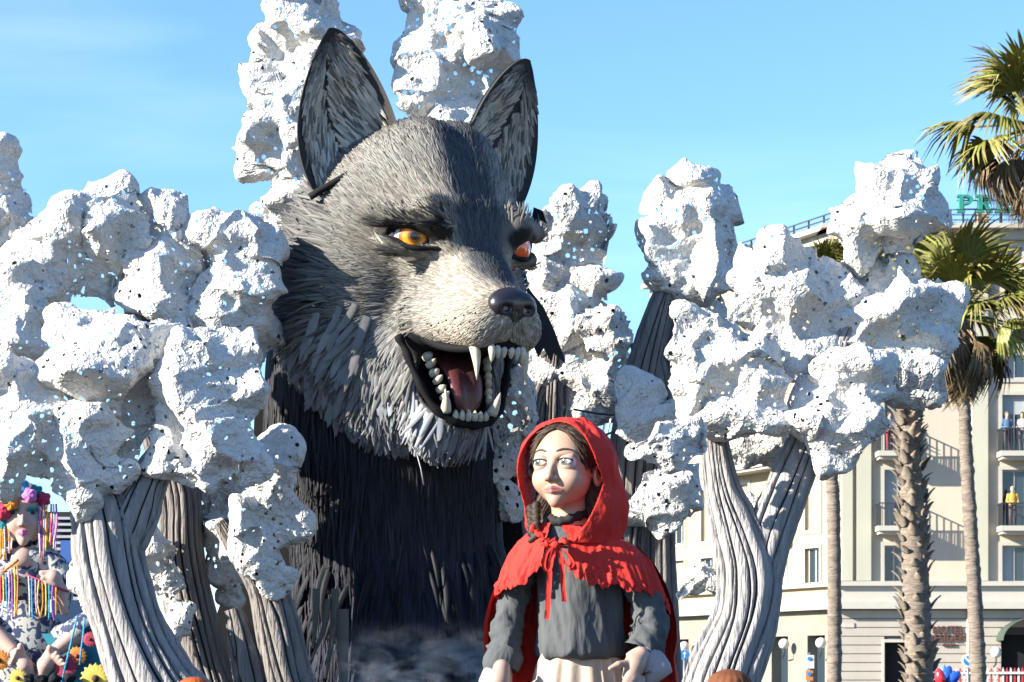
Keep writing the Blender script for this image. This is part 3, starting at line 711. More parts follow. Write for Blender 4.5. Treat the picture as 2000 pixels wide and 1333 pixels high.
tree(1250, 30.0, 'white tree with dark grey leaning trunk and single rounded top right of wolf', [
        [(1215, 1420, 52), (1215, 1200, 50), (1225, 1000, 46), (1240, 830, 44), (1268, 690, 36), (1292, 600, 28), (1306, 555, 20)],
        [(1300, 1420, 36), (1290, 1200, 34), (1285, 1000, 32), (1290, 850, 30), (1280, 740, 30), (1255, 665, 26)],
        [(1310, 900, 16), (1320, 700, 16), (1318, 560, 14)]],
     [[(1355, 355, 38), (1390, 400, 44), (1310, 400, 40), (1350, 440, 58), (1290, 470, 42), (1405, 470, 38), (1330, 520, 58), (1390, 530, 46), (1310, 560, 30), (1425, 520, 20)],
      ([(1365, 600, 42), (1345, 645, 36), (1400, 580, 24)], .35, {'h': 3.6}),
      ([(1240, 785, 38), (1262, 830, 30), (1225, 760, 22), (1285, 810, 22)], -1.0, {'h': 3.4, 'hole': 4}),
      ([(1285, 945, 52), (1255, 985, 34), (1330, 935, 40), (1310, 1015, 32), (1345, 970, 22)], -.6, {'h': 3.6})], 7, m_bark2, ns=12)
tree(1430, 27.0, 'large white tree at right with pale forked trunk and widest spread of clumps', [
        [(1390, 1440, 78), (1410, 1333, 72), (1455, 1210, 62), (1462, 1120, 60), (1440, 1040, 50), (1412, 960, 36), (1398, 880, 28), (1395, 820, 22)],
        [(1478, 1160, 42), (1500, 1060, 46), (1535, 970, 44), (1570, 880, 38), (1610, 770, 28), (1645, 670, 22), (1670, 600, 14)]],
     [[(1755, 325, 42), (1790, 370, 46), (1725, 380, 58), (1680, 420, 52), (1750, 440, 62), (1805, 410, 38), (1690, 475, 50), (1650, 400, 26), (1755, 295, 20)],
      [(1525, 515, 46), (1475, 555, 48), (1575, 540, 50), (1530, 600, 66), (1610, 590, 60), (1450, 610, 42), (1560, 665, 58), (1510, 660, 40)],
      ([(1690, 565, 60), (1650, 610, 52), (1740, 600, 62), (1690, 650, 58), (1790, 650, 60), (1825, 620, 32), (1755, 720, 66), (1700, 720, 48), (1735, 540, 38), (1765, 500, 34)], .2, {}),
      ([(1350, 640, 38), (1400, 665, 54), (1345, 700, 46), (1425, 730, 62), (1370, 760, 52), (1485, 770, 52), (1440, 820, 50), (1500, 810, 36), (1420, 860, 26), (1325, 750, 26), (1470, 670, 36)], -.45, {}),
      ([(1650, 735, 46), (1605, 780, 54), (1680, 780, 46), (1590, 830, 42), (1645, 840, 58), (1690, 850, 30), (1620, 880, 34), (1695, 720, 26)], -.5, {}),
      ([(1300, 850, 42), (1345, 850, 46), (1375, 865, 30), (1320, 880, 32), (1262, 872, 16), (1240, 878, 8)], -.8, {'h': 3.6, 'hole': 4.5}),
      ([(1350, 1140, 28), (1385, 1120, 28), (1325, 1160, 16), (1402, 1145, 20)], .9, {'h': 3.2, 'hole': 4}),
      ([(1455, 985, 24), (1468, 1010, 20)], .5, {'h': 3, 'hole': 5}),
      ([(1500, 890, 34), (1460, 885, 30), (1545, 880, 24)], .8, {'h': 3.6})], 8, ns=15)
# ------------------------------------------------------------------ the wolf
WD = 30.0; WU = U(WD); W_O = P(797, 560, WD); W_YAW = math.radians(32)
W_R = np.array([[-math.cos(W_YAW), -math.sin(W_YAW), 0], [math.sin(W_YAW), -math.cos(W_YAW), 0], [0, 0, 1.]])   # rows: near side, forward, up
def WW(v): return W_O + (np.asarray(v, float) @ W_R) * WU          # head units -> world
wolf = thing('wolf_figure', (W_O[0], WD, 0), 'giant black and grey papier-mache wolf with orange eyes and open fanged mouth', 'wolf figure')

def f_wolf(p):
    q = rx(p)
    d = sd_ell(q, (0, 15, 105), (212, 190, 200))
    d = smin(d, sd_ell(q, (95, -30, -30), (155, 160, 215)), 70)
    d = smin(d, sd_ell(q, (0, 20, -170), (175, 135, 165)), 60)
    d = smin(d, sd_cone(q, (0, 110, 190), (0, 185, 75), 112, 92), 60)
    # upper muzzle
    mz = sd_cone(q, (0, 185, 10), (0, 338, -98), 94, 56)
    mz = smin(mz, sd_cone(q, (56, 200, -86), (36, 338, -121), 62, 46), 30)
    pal = sd_ell(q, (0, 265, -192), (62, 130, 62))
    mz = smax(mz, -pal, 12)
    # lower jaw
    jw = sd_cone(q, (0, 110, -170), (0, 160, -255), 120, 76)
    d = smin(d, jw, 45)
    cav = sd_ell(q, (0, 235, -200), (92, 112, 88))
    cav = smin(cav, sd_cone(q, (70, 212, -152), (122, 178, -128), 36, 7), 14)
    d = smax(d, -cav, 10)
    d = smin(d, mz, 38)
    d = smax(d, -sd_ell(q, (0, 250, -200), (60, 120, 70)), 12)
    # brow ridges and eye sockets
    d = smax(d, -sd_ell(q, (110, 240, 55), (54, 48, 29)), 16)
    d = smin(d, sd_cone(q, (54, 257, 36), (88, 253, 84), 16, 28), 20)
    d = smin(d, sd_cone(q, (88, 253, 84), (174, 190, 90), 28, 19), 22)
    d = smin(d, sd_cone(q, (66, 240, 26), (152, 200, 36), 15, 17), 16)
    # nose seat
    d = smin(d, sd_ell(q, (0, 362, -98), (44, 28, 36)), 15)
    # groove down the middle of the forehead
    d = d + 12*np.exp(-(q[:, 0]/26)**2)*np.clip((p[:, 2]-40)/90, 0, 1)*np.clip((p[:, 1]-60)/60, 0, 1)
    return d
wv, wq = sdf_mesh(f_wolf, (-330, -230, -420), (330, 430, 340), 6.0)
wn = vert_normals(wv, wq)

NOSE = np.array([0, 380, -85.])
def wolf_color(p):
    """paint scheme of the head: dark crown stripe and cheeks, grey-brown face, cream muzzle, pale chin"""
    x = np.abs(p[:, 0]); y = p[:, 1]; z = p[:, 2]
    c = np.tile(np.array([.23, .218, .20]), (len(p), 1))
    def mixin(w, col):
        w = np.clip(w, 0, 1)[:, None]; c[:] = c*(1-w)+np.array(col)*w
    mixin((150-np.sqrt((x-110)**2+(y-210)**2+(z-60)**2*1.4))/90*.5, (.30, .265, .215))
    mixin((x-185)/60*np.clip((210-z)/60, 0, 1), (.055, .055, .06))                     # dark upper cheek
    mixin((-70-z)/60*np.clip((x-60)/40, 0, 1)*np.clip((200-y)/60, 0, 1), (.23, .228, .23))          # grey lower ruff
    mixin((y-215)/70*np.clip((60-z)/50, 0, 1), (.46, .405, .33))                       # cream muzzle
    mixin((60-x*1.1)/24*np.clip((z-y*.0+60)/40, 0, 1)*np.clip((y-40)/40, 0, 1), (.075, .08, .09))     # crown stripe down the snout
    mixin((z-240)/60, (.10, .10, .10))
    mixin((-205-z)/50*np.clip((230-y)/30, 0, 1), (.36, .38, .42))                      # pale chin
    # black skin round the eyes and inside the mouth
    e = np.sqrt(((x-112)/56)**2+((z-56)/27)**2)
    mixin((1.05-e)*6*(y > 170), (.012, .012, .014))
    e2 = sd_ell(rx(p), (0, 235, -200), (98, 122, 92))
    mixin((3-e2)/5*(z < -118), (.018, .016, .022))
    mixin((7-sd_cone(rx(p), (70, 212, -152), (122, 178, -128), 36, 7))/5, (.018, .016, .022))
    return c*.78
m_skin = mat('wolf_skin', rough=.75, attr=True, bump=.5, scale=40, bump_dist=.01)
mk('head', WW(wv), wq, m_skin, wolf, True, wolf_color(wv)*np.where(wv[:, 1] > 215, .8, .35)[:, None])  # skin darkened under the fur: shade between strips is put into its colour

rng = np.random.default_rng(7)
m_fur = mat('wolf_fur_paper', rough=.62, attr=True, spec=.35, bump=.35, scale=60, bump_dist=.004)
def flow(p):
    d = p - NOSE
    d = nrm(d)
    down = np.clip((-60-p[:, 2])/120, 0, 1)*np.clip((230-p[:, 1])/80, 0, 1)
    d = d*(1-.75*down)[:, None] + np.array([0, -.15, -1.])*down[:, None]
    return nrm(d)
def in_mouth(p):
    q = rx(p)
    return (sd_ell(q, (0, 235, -200), (99, 124, 93)) < 0) | (sd_cone(q, (70, 212, -152), (122, 178, -128), 41, 12) < 0) | ((np.sqrt(((q[:, 0]-112)/np.where(p[:, 0] < 0, 78, 52))**2+((p[:, 2]-54)/np.where(p[:, 0] < 0, 36, 24))**2) < 1) & (p[:, 1] > 150))
view = nrm((np.array([0, 0, CAM_Z])-W_O) @ W_R.T)
def fur_layer(n, L0, L1, W0, W1, lift, sel, dens, jit=.11):
    pos, no = sample_surface(wv, wq, wn, n, rng, dens)
    k = sel(pos) & ~in_mouth(pos) & ~((pos[:, 0] < -70) & (pos[:, 2] > 30) & (pos[:, 2] < 135) & (pos[:, 1] > 150) & (rng.random(n) < .75)); pos, no = pos[k], no[k]; m = len(pos)
    d = flow(pos) + rng.normal(0, jit, (m, 3))
    # combed against the skull, order from tips forward so roots are covered
    V, Fc, kk = strips(pos, no, d, rng.uniform(L0, L1, m), rng.uniform(W0, W1, m), rng.uniform(*lift, m), rng.normal(0, .12, m))
    c = wolf_color(pos)*rng.uniform(.45, 1.6, (m, 1))*(1+rng.normal(0, .03, (m, 3)))
    return V, Fc, np.repeat(np.clip(c, 0, 1), kk, 0)
def face_d(p, n): return np.clip(.15+((n*view).sum(1)+.35), .05, 1)
region_face = lambda p: (p[:, 1] > 60) & (np.abs(p[:, 0]) < 205) & (p[:, 2] > -175) & (p[:, 1]+.35*p[:, 2] > 55)
region_muz = lambda p: (p[:, 1] > 215) & (p[:, 2] < 50)
layers = [fur_layer(19000, 20, 42, 2.2, 4.4, (.02, .11), lambda p: region_face(p) & ~region_muz(p), lambda p, n: face_d(p, n)*region_face(p)),
          fur_layer(7000, 9, 17, 1.8, 3.0, (.03, .12), region_muz, lambda p, n: face_d(p, n)*region_muz(p)),
          fur_layer(7500, 42, 92, 4, 9, (.05, .2), lambda p: ~region_face(p) & ~region_muz(p) & (p[:, 2] > -150), face_d),
          fur_layer(7000, 40, 78, 6, 12, (.03, .14), lambda p: ~region_face(p) & ~region_muz(p) & (p[:, 2] < -100), lambda p, n: face_d(p, n)*(p[:, 2] < -90))]
brow = lambda p: (np.abs(p[:, 0]) > 40) & (np.abs(p[:, 0]) < 170) & (p[:, 2] > 66) & (p[:, 2] < 116) & (p[:, 1] > 195)
_pos, _no = sample_surface(wv, wq, wn, 900, rng, lambda p, n: brow(p)*face_d(p, n)); _k = brow(_pos) & (_pos[:, 0] > 0); _pos, _no = _pos[_k], _no[_k]; _m = len(_pos)
_d = np.stack([np.sign(_pos[:, 0]), np.full(_m, -.2), .55-(_pos[:, 2] < 75)*.7], 1)+rng.normal(0, .1, (_m, 3))
_V, _F, _kk = strips(_pos, _no, _d, rng.uniform(18, 36, _m), rng.uniform(2.6, 5, _m), rng.uniform(.05, .22, _m), rng.normal(0, .1, _m), ridge=.45)
layers.append((_V, _F, np.repeat(wolf_color(_pos)*rng.uniform(.5, 1.9, (_m, 1)), _kk, 0)))
vs, fs, cs, off = [], [], [], 0
for V, Fc, c in layers:
    vs.append(V); fs.append(Fc+off); cs.append(c); off += len(V)
tag(mk('fur', WW(np.concatenate(vs)), np.concatenate(fs), m_fur, wolf, False, np.concatenate(cs)), kind='stuff')

# large ruff flakes, one by one
def flake_mesh(name, L, Wd, col, seed, ragged=False):
    r = np.random.default_rng(seed); k = 6; rows = []
    S = np.linspace(0, 1, k); pr = [.85, 1, 1.0, .97, .85, .42] if not ragged else [.9, 1, .95, .8, .5, .1]
    bend = r.normal(0, .08); curl = r.uniform(-.03, .14)
    for i, s in enumerate(S):
        w = Wd*.5*pr[i]; c = np.array([bend*L*s*s, L*s, L*curl*s*s])
        rows += [c+[-w, r.normal(0, 2.5)*(i == k-1), 0], c+[-w*.4, r.normal(0, 4)*(i == k-1), w*.2], c+[w*.45, r.normal(0, 4)*(i == k-1), w*.08], c+[w, r.normal(0, 2.5)*(i == k-1), w*.1]]
    V = np.array(rows)*WU
    Fc = grid_faces(k, 4)
    c = np.tile(np.array(col)*r.uniform(.75, 1.25), (len(V), 1))
    return mesh_data(name, V, Fc, m_fur, False, c)
fl_grey = [flake_mesh('flake_grey', 66, 15, (.21, .208, .21), i) for i in range(5)]
fl_blue = [flake_mesh('flake_pale', 46, 12, (.30, .32, .36), 20+i) for i in range(5)]
fl_dark = [flake_mesh('flake_dark', 60, 17, (.035, .035, .04), 40+i) for i in range(5)]
def place_flake(pos, n, d, pool):
    d = nrm(d-(d@n)*n); b = np.cross(d, n)
    M = np.eye(4); R = np.stack([b @ W_R, d @ W_R, n @ W_R], 1); s = rng.uniform(.8, 1.2); M[:3, :3] = R*s; M[:3, 3] = WW(pos)
    inst('fur_flake', pool[rng.integers(len(pool))], M, wolf)
def rim(n, sel, pool, dirv, jit=.15, tilt=.12):
    pos, no = sample_surface(wv, wq, wn, n*14, rng, face_d)
    k = np.where(sel(pos) & ~in_mouth(pos) & ((no*view).sum(1) > -.25))[0][:n]
    for i in k:
        d = dirv(pos[i]) + rng.normal(0, jit, 3)
        place_flake(pos[i]+no[i]*4, nrm(no[i] + nrm(d)*-tilt), d, pool)
rim(90, lambda p: (p[:, 0] > 150) & (p[:, 2] < -60) & (p[:, 2] > -240) & (p[:, 1] < 120), fl_grey, lambda p: np.array([.25, -.5, -1.]))
rim(95, lambda p: (np.abs(p[:, 0]) < 165) & (p[:, 2] < -215) & (p[:, 1] < 215), fl_blue, lambda p: np.array([.05, -.05, -1.]), .07)
rim(0, lambda p: (p[:, 0] > 180) & (p[:, 2] > -80) & (p[:, 2] < 190) & (p[:, 1] < 90), fl_dark, lambda p: np.array([.6, -.8, -.35]))
rim(45, lambda p: (p[:, 0] < -170) & (p[:, 2] < 190) & (p[:, 2] > -220), fl_dark, lambda p: np.array([-.4, -.3, -1.]))

# ears: cupped, furred inside
m_ear = mat('wolf_ear_skin', rough=.8, attr=True, bump=.4, scale=30)
def ear(sgn):
    b0, b1, tip = np.array([235., 40, 150]), np.array([80., 98, 292]), np.array([213. if sgn > 0 else 236., 74, 458])
    nu, nv = 25, 31
    Vf = []; Nn = nrm(np.cross(b1-b0, tip-b0))
    if Nn[1] < 0: Nn = -Nn
    us, vs_ = np.linspace(-1, 1, nu), np.linspace(0, 1, nv)
    G = np.zeros((nv, nu, 3))
    for i, v in enumerate(vs_):
        mid = (b0+b1)/2*(1-v)+tip*v + np.array([14, -6, 0])*math.sin(v*math.pi)
        wdt = (1-v**1.75)**.72 if v < 1 else 0
        for j, u_ in enumerate(us):
            half = (b1-b0)/2*wdt*(1+.08*math.sin(v*math.pi))
            depth = -52*(1-u_*u_)*wdt*(.55+.45*math.sin(min(1, v*1.3+.1)*math.pi))
            sag = np.array([0, 0, -1.])*0 + (np.array([30, 0, -40])*(-(1-v)*max(0, -u_)*.2))
            G[i, j] = mid + half*u_ + Nn*depth + sag
    Bk = G - Nn*10 - 0
    Bk = G + (-Nn)*(9+14*(1-np.abs(us))[None, :, None])
    V = np.concatenate([G.reshape(-1, 3), Bk.reshape(-1, 3)])
    fr = grid_faces(nv, nu); bk = grid_faces(nv, nu)[:, ::-1] + nu*nv
    edge = []
    for i in range(nv-1):
        for j in (0, nu-1):
            a, b = i*nu+j, (i+1)*nu+j
            edge.append((a, b, b+nu*nv, a+nu*nv) if j else (b, a, a+nu*nv, b+nu*nv))
    Fc = np.concatenate([fr, bk, np.array(edge)])
    c = np.tile(np.array([.05, .048, .047]), (len(V), 1))
    S = np.array([sgn, 1, 1.])
    if sgn < 0: Fc = Fc[:, ::-1]
    e = mk('ear', WW(V*S), Fc, m_ear, wolf, True, c)
    # fur strips in the cup: chevrons rising to the middle ridge
    n = 900; uu = rng.uniform(-.80, .80, n); vv = .03+rng.random(n)**1.15*.9
    kp = ~((vv < .16) & (uu > .35)); uu, vv = uu[kp], vv[kp]; n = len(uu)
    ii = vv*(nv-1); jj = (uu+1)/2*(nu-1); i0 = np.minimum(ii.astype(int), nv-2); j0 = np.minimum(jj.astype(int), nu-2)
    a = (ii-i0)[:, None]; b = (jj-j0)[:, None]
    pos = G[i0, j0]*(1-a)*(1-b)+G[i0+1, j0]*a*(1-b)+G[i0, j0+1]*(1-a)*b+G[i0+1, j0+1]*a*b
    du = nrm(G[i0, j0+1]-G[i0, j0]); dv = nrm(G[i0+1, j0]-G[i0, j0]); no = nrm(np.cross(du, dv)); no[(no@Nn) < 0] *= -1
    d = dv*-1.0 + du*(np.sign(uu+.1)*(.55-.35*np.abs(uu)))[:, None] + rng.normal(0, .07, (n, 3))
    Ls = rng.uniform(45, 105, n)*(1-.62*vv)*(1-.35*np.abs(uu)); Vs, Fs, kk = strips(pos+no*2, no, d, Ls, rng.uniform(4, 9, n), rng.uniform(.02, .12, n), rng.normal(0, .1, n), ridge=.5)
    edgew = np.clip((np.abs(uu)-.72)/.2, 0, 1)[:, None]; topw = np.clip((vv-.72)/.2, 0, 1)[:, None]; w = np.maximum(edgew, topw)
    cc = (np.array([.62, .55, .46])*(1-w)+np.array([.045, .043, .042])*w)*rng.choice([.3, .7, 1, 1.3], (n, 1))
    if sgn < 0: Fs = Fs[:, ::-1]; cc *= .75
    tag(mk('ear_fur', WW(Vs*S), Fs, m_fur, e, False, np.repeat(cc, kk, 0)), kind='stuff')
    # gap of black cloth at the root
    m = MB(); m.tube(WW(spline(np.array([b0+[4, 6, -8], (b0+b1)/2+[-6, 22, -16], b1+[-6, 4, -6]])*S, 14)), np.full(14, 7*WU), 8)
    m.mk('ear_seam', m_black, e, True)
m_black = mat('black_cloth', (.008, .008, .009), .9, bump=.3, scale=30)
ear(1); ear(-1)

m_gum = mat('wolf_lip', (.008, .008, .010), .8, spec=.15, bump=.3, scale=25)
# eyes
m_eye = bpy.data.materials.new('wolf_eye'); m_eye.use_nodes = True
_b = m_eye.node_tree.nodes['Principled BSDF']; _b.inputs['Roughness'].default_value = .18; _b.inputs['Coat Weight'].default_value = .6
_a = m_eye.node_tree.nodes.new('ShaderNodeAttribute'); _a.attribute_name = 'Col'; m_eye.node_tree.links.new(_a.outputs['Color'], _b.inputs['Base Color'])
for sgn in (1, -1):
    cdir = nrm(np.array([.40, .9, -.08]))
    V, Fc, th = ball((sgn*104, 198 if sgn > 0 else 203, 54), 43, 40, 60, cdir)
    c = np.zeros((len(V), 3))
    for i, t in enumerate(th):
        if t < .17: c[i] = (.02, .018, .02)
        elif t < .27: c[i] = (.30, .13, .02)
        elif t < .56: c[i] = np.array((1.25, .42, .03))*(1-.35*abs((t-.42)/.14)**2)
        elif t < .66: c[i] = (.75, .12, .02)
        elif t < .72: c[i] = (.03, .02, .02)
        else: c[i] = (.75, .72, .68)
    if sgn < 0: c[th > .27] = (1.2, .16, .02); c[th > 1.3] = (.02, .02, .02)
    mk('eye', WW(V), Fc[:, ::-1], m_eye, wolf, True, c)

# black eye rims
for sgn in (1, -1):
    rimp = spline(np.array([(160, 190, 56), (138, 223, 74), (108, 243, 73), (82, 256, 54), (56, 263, 26), (84, 252, 29), (114, 240, 28), (142, 219, 36), (160, 190, 55)])*np.array([sgn, 1, 1.]), 40)
    V, Fc = tube(WW(rimp), (4.6+1.0*np.sin(np.arange(40)*.9))*WU, 8); mk('eye_rim', V, Fc, m_gum, wolf)
# nose
m_nose = mat('wolf_nose', (.022, .02, .026), .28, spec=.6, bump=.15, scale=90, bump_dist=.004)
def f_nose(p):
    q = rx(p)
    d = sd_ell(q, (0, 376, -82), (42, 30, 29))
    d = smin(d, sd_ell(q, (26, 384, -88), (23, 21, 22)), 12)
    d = smin(d, sd_ell(q, (0, 382, -106), (16, 17, 22)), 14)
    d = smax(d, -sd_ell(q, (23, 404, -95), (10, 12, 7)), 4)
    d = smax(d, -sd_cone(q, (0, 403, -98), (0, 403, -140), 3, 3), 3)
    return d
v, q = sdf_mesh(f_nose, (-70, 330, -160), (70, 430, -30), 3.2)
mk('nose', WW(v), q, m_nose, wolf)

# teeth, tongue, gums, whisker dots
m_tooth = mat('wolf_teeth', (.72, .66, .55), .32, spec=.5, var=.35, var_scale=14, var_col=(.55, .47, .33))
m_tongue = mat('wolf_tongue', (.20, .045, .05), .38, spec=.5, bump=.4, scale=25, var=.5, var_scale=5, var_col=(.09, .05, .05))
def tooth(base, tip, r, n=9, blunt=False):
    base, tip = np.array(base, float), np.array(tip, float)
    pts = spline([base, base*.55+tip*.45+np.array([0, 3, 0]), tip], 8); S = np.linspace(0, 1, 8)
    rad = r*(1-S**1.5*.93) if not blunt else r*np.array([.8, 1, 1.05, 1.02, .95, .8, .55, .15])
    V, Fc = tube(WW(pts), rad*WU, n); mk('tooth', V, Fc, m_tooth, wolf)
for s in (1, -1):
    tooth((s*52, 338, -158), (s*52, 346, -222), 11)                       # upper canines
    for k, (xx, zz) in enumerate(((33, -186), (21, -180), (8, -178))):
        tooth((s*xx, 364-k*0, -158), (s*xx, 366, zz-4), 6.5, blunt=True)
    tooth((s*50, 230, -268), (s*60, 246, -228), 11)                       # lower canines
    for k, xx in enumerate((33, 20, 7)):
        tooth((s*xx, 232+k*2, -284), (s*xx, 238+k*2, -264), 6, blunt=True)
    for k in range(7):                                                      # lower molars along the jaw
        t = k/6; c = np.array([s*(72-20*t), 176+40*t, -150-94*t])
        tooth(c, c+[-s*10, 14, 14-4*(k % 2)], 8.2-2.2*t+(k % 2), blunt=True)
tp = spline([(0, 150, -150), (0, 205, -190), (0, 226, -235), (0, 224, -272)], 14); tr = np.array([46, 46, 45, 44, 43, 42, 40, 38, 36, 34, 31, 27, 20, 8.])
V = []; th = np.linspace(0, 2*np.pi, 20, endpoint=False)
for i in range(14):
    for a in th:
        V.append(tp[i]+np.array([tr[i]*math.cos(a)*.92, 9*math.sin(a)-(6*math.exp(-(math.cos(a)/.25)**2) if math.sin(a) > 0 else 0), 5*math.sin(a)]))
mk('tongue', WW(V), np.concatenate([grid_faces(14, 20, True)])[:, ::-1], m_tongue, wolf)
# lip rim of the lower jaw
lr = spline([(124, 180, -126), (112, 190, -156), (97, 204, -206), (72, 222, -260), (38, 234, -285), (0, 238, -292), (-38, 234, -285), (-72, 222, -260), (-97, 204, -206), (-112, 190, -156), (-124, 180, -126)], 50)
V, Fc = tube(WW(lr), (7.5+1.5*np.sin(np.arange(50)*1.3))*WU, 10); mk('lower_lip', V, Fc, m_gum, wolf)
lu = spline([(108, 190, -122), (96, 240, -148), (84, 290, -163), (64, 335, -168), (30, 366, -164), (0, 372, -162), (-30, 366, -164), (-64, 335, -168), (-84, 290, -163), (-96, 240, -148), (-108, 190, -122)], 50)
V, Fc = tube(WW(lu*np.array([.86, .985, 1])+np.array([0, 0, 5])), np.full(50, 8*WU), 10); mk('upper_lip', V, Fc, m_gum, wolf)
m = MB()
for s in (1, -1):
    for row in range(3):
        for k in range(6):
            p0 = np.array([s*60, 368-k*21-row*7, -104-row*16-k*2.5])
            pr = np.array([[p0[0]+s*j*2., p0[1], p0[2]] for j in range(-14, 26)])
            dd = f_wolf(pr); j = int(np.argmin(np.abs(dd)))
            V, Fc, _ = ball(pr[j]+np.array([s*1.2, .4, 0]), 1.9, 7, 5); m.add(WW(V), Fc[:, ::-1])
tag(m.mk('whisker_dots', m_black, wolf, True), kind='stuff')
# ------------------------------------------------------------------ wolf body: black column of hanging strips
def poly_prism(pts, D, thick, name, matr, parent, bulge=0, tilt=0):
    """flat outline (px) with real thickness, in a plane facing the camera at distance D"""
    n = len(pts); a = [P(p[0], p[1], D + (p[2] if len(p) > 2 else 0)) for p in pts]; b = [q+np.array([0, thick, 0]) for q in a]
    V = np.array(a+b)
    Fc = [tuple(range(n)), tuple(range(2*n-1, n-1, -1))] + [(i, i+n, (i+1) % n+n, (i+1) % n) for i in range(n)]
    return mk(name, V, Fc, matr, parent, False)
m_body = mat('wolf_body_cloth', (.006, .006, .007), .8, bump=.6, scale=14, stretch=(4, 4, .4), bump_dist=.03, spec=.35)
m_bstrip = mat('wolf_body_strips', rough=.6, attr=True, spec=.2, bump=.4, scale=20, stretch=(4, 4, .5), bump_dist=.008)
BD = 30.7; bu = U(BD)
prof = spline([(560, 735, 170, 140), (700, 742, 222, 170), (860, 768, 205, 170), (1000, 780, 196, 168), (1130, 792, 204, 170), (1260, 800, 206, 170), (1420, 800, 200, 160)], 40)
th = np.linspace(0, 2*np.pi, 72, endpoint=False)
def body_pt(py, ang, k=1.0):
    i = np.interp(py, prof[:, 0], np.arange(len(prof))); cx = np.interp(py, prof[:, 0], prof[:, 1]); rx_ = np.interp(py, prof[:, 0], prof[:, 2])*k; ry = np.interp(py, prof[:, 0], prof[:, 3])*k
    x0 = (cx-1000)*bu; z = CAM_Z+(HORIZON-py)*bu
    return np.stack([x0+rx_*bu*np.sin(ang), BD-ry*bu*np.cos(ang), z+0*ang], -1)
rows = []
for r in prof:
    rows.append(body_pt(np.full(72, r[0]), th, .96+.02*np.sin(th*23+r[0]*.002)))
mk('body', np.concatenate(rows), grid_faces(40, 72, True), m_body, wolf)
n = 8000; ang = rng.uniform(-1.9, 1.9, n); py = 620+rng.random(n)*600
pos = body_pt(py, ang); no = nrm(np.stack([np.sin(ang)/1.2, -np.cos(ang), 0*ang], -1))
d = np.tile(np.array([0, 0, -1.]), (n, 1)) + np.stack([rng.normal(0, .05, n), np.zeros(n), np.zeros(n)], -1)
fan = np.clip((py-1080)/160, 0, 1); d[:, 0] += .28*np.sin(ang)*fan
L_ = rng.uniform(80, 210, n)*bu; V, Fc, kk = strips(pos, no, d, L_, rng.uniform(2.5, 7, n)*bu, rng.uniform(.0, .075, n), rng.normal(0, .06, n), ridge=.4)
cb = np.array([.016, .016, .020])*rng.uniform(.5, 1.8, (n, 1)); cb[:, 2] *= 1+.8*np.clip((py-900)/200, 0, 1); cb[:, 1] *= 1+.35*np.clip((py-1050)/150, 0, 1)
pale = rng.random(n) < .09; cb[pale] = np.array([.04, .04, .05])*rng.uniform(.5, 1.3, (pale.sum(), 1))
tag(mk('body_fur', V, Fc, m_bstrip, wolf, False, np.repeat(cb, kk, 0)), kind='stuff')
# pointed tufts of the hem
tufts = []
for i in range(5):
    k = 7; rows = []; bend = (-.12, -.05, .02, .08, .15)[i]
    for s, w in zip(np.linspace(0, 1, k), (.8, 1, 1.05, .95, .7, .4, .03)):
        L, Wd = 120., 13.; c = np.array([bend*L*s*s, L*s, 16*math.sin(s*2.6)])
        rows += [c+[-w*Wd/2, 0, 0], c+[-w*Wd*.2, 0, 5*w], c+[w*Wd*.2, 0, 6*w], c+[w*Wd/2, 0, 0]]
    Vt = np.array(rows)*bu
    tufts.append(mesh_data('hem_tuft', Vt, grid_faces(k, 4), m_bstrip, True, np.tile(np.array([.004, .006, .010])*(.7+.2*i), (len(Vt), 1))))
for row, (p0, cnt) in enumerate(((1120, 24), (1160, 22))):
    for i in range(cnt):
        a = -1.25+2.5*(i+.5*(row % 2))/cnt + rng.normal(0, .05); pp = p0+rng.uniform(-25, 35)-30*(math.sin(a) > .2)
        pos = body_pt(np.array([pp]), np.array([a]), .985)[0]; n_ = nrm(np.array([math.sin(a), -math.cos(a), .12])); d_ = nrm(np.array([.25*math.sin(a)+rng.normal(0, .08), -.1*math.cos(a), -1.])); d_ = nrm(d_-(d_@n_)*n_)
        M = np.eye(4); M[:3, :3] = np.stack([np.cross(d_, n_), d_, n_], 1)*rng.uniform(.6, 1.15); M[:3, 3] = pos; inst('hem_tuft', tufts[rng.integers(5)], M, wolf)
# tattered strips below the hem, catching the sun
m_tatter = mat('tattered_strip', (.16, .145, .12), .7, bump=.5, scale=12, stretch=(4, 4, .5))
for (x, y0, y1, w, lean) in ((618, 1150, 1265, 15, -6), (642, 1170, 1290, 13, -34), (655, 1150, 1325, 16, -18), (668, 1190, 1400, 26, 6)):
    c = spline([(x, y0), (x+lean*.3, (y0+y1)/2), (x+lean, y1)], 9); S = np.linspace(0, 1, 9); rows = []
    for (cx, cy), s in zip(c, S):
        w_ = w*.5*(1-.75*s**2)
        for k in (-1, -.3, .4, 1): rows.append(P(cx+k*w_, cy, 29.3 + (.04 if abs(k) == 1 else 0)))
    mk('tattered_strip', np.array(rows), grid_faces(9, 4), m_tatter, wolf, False)
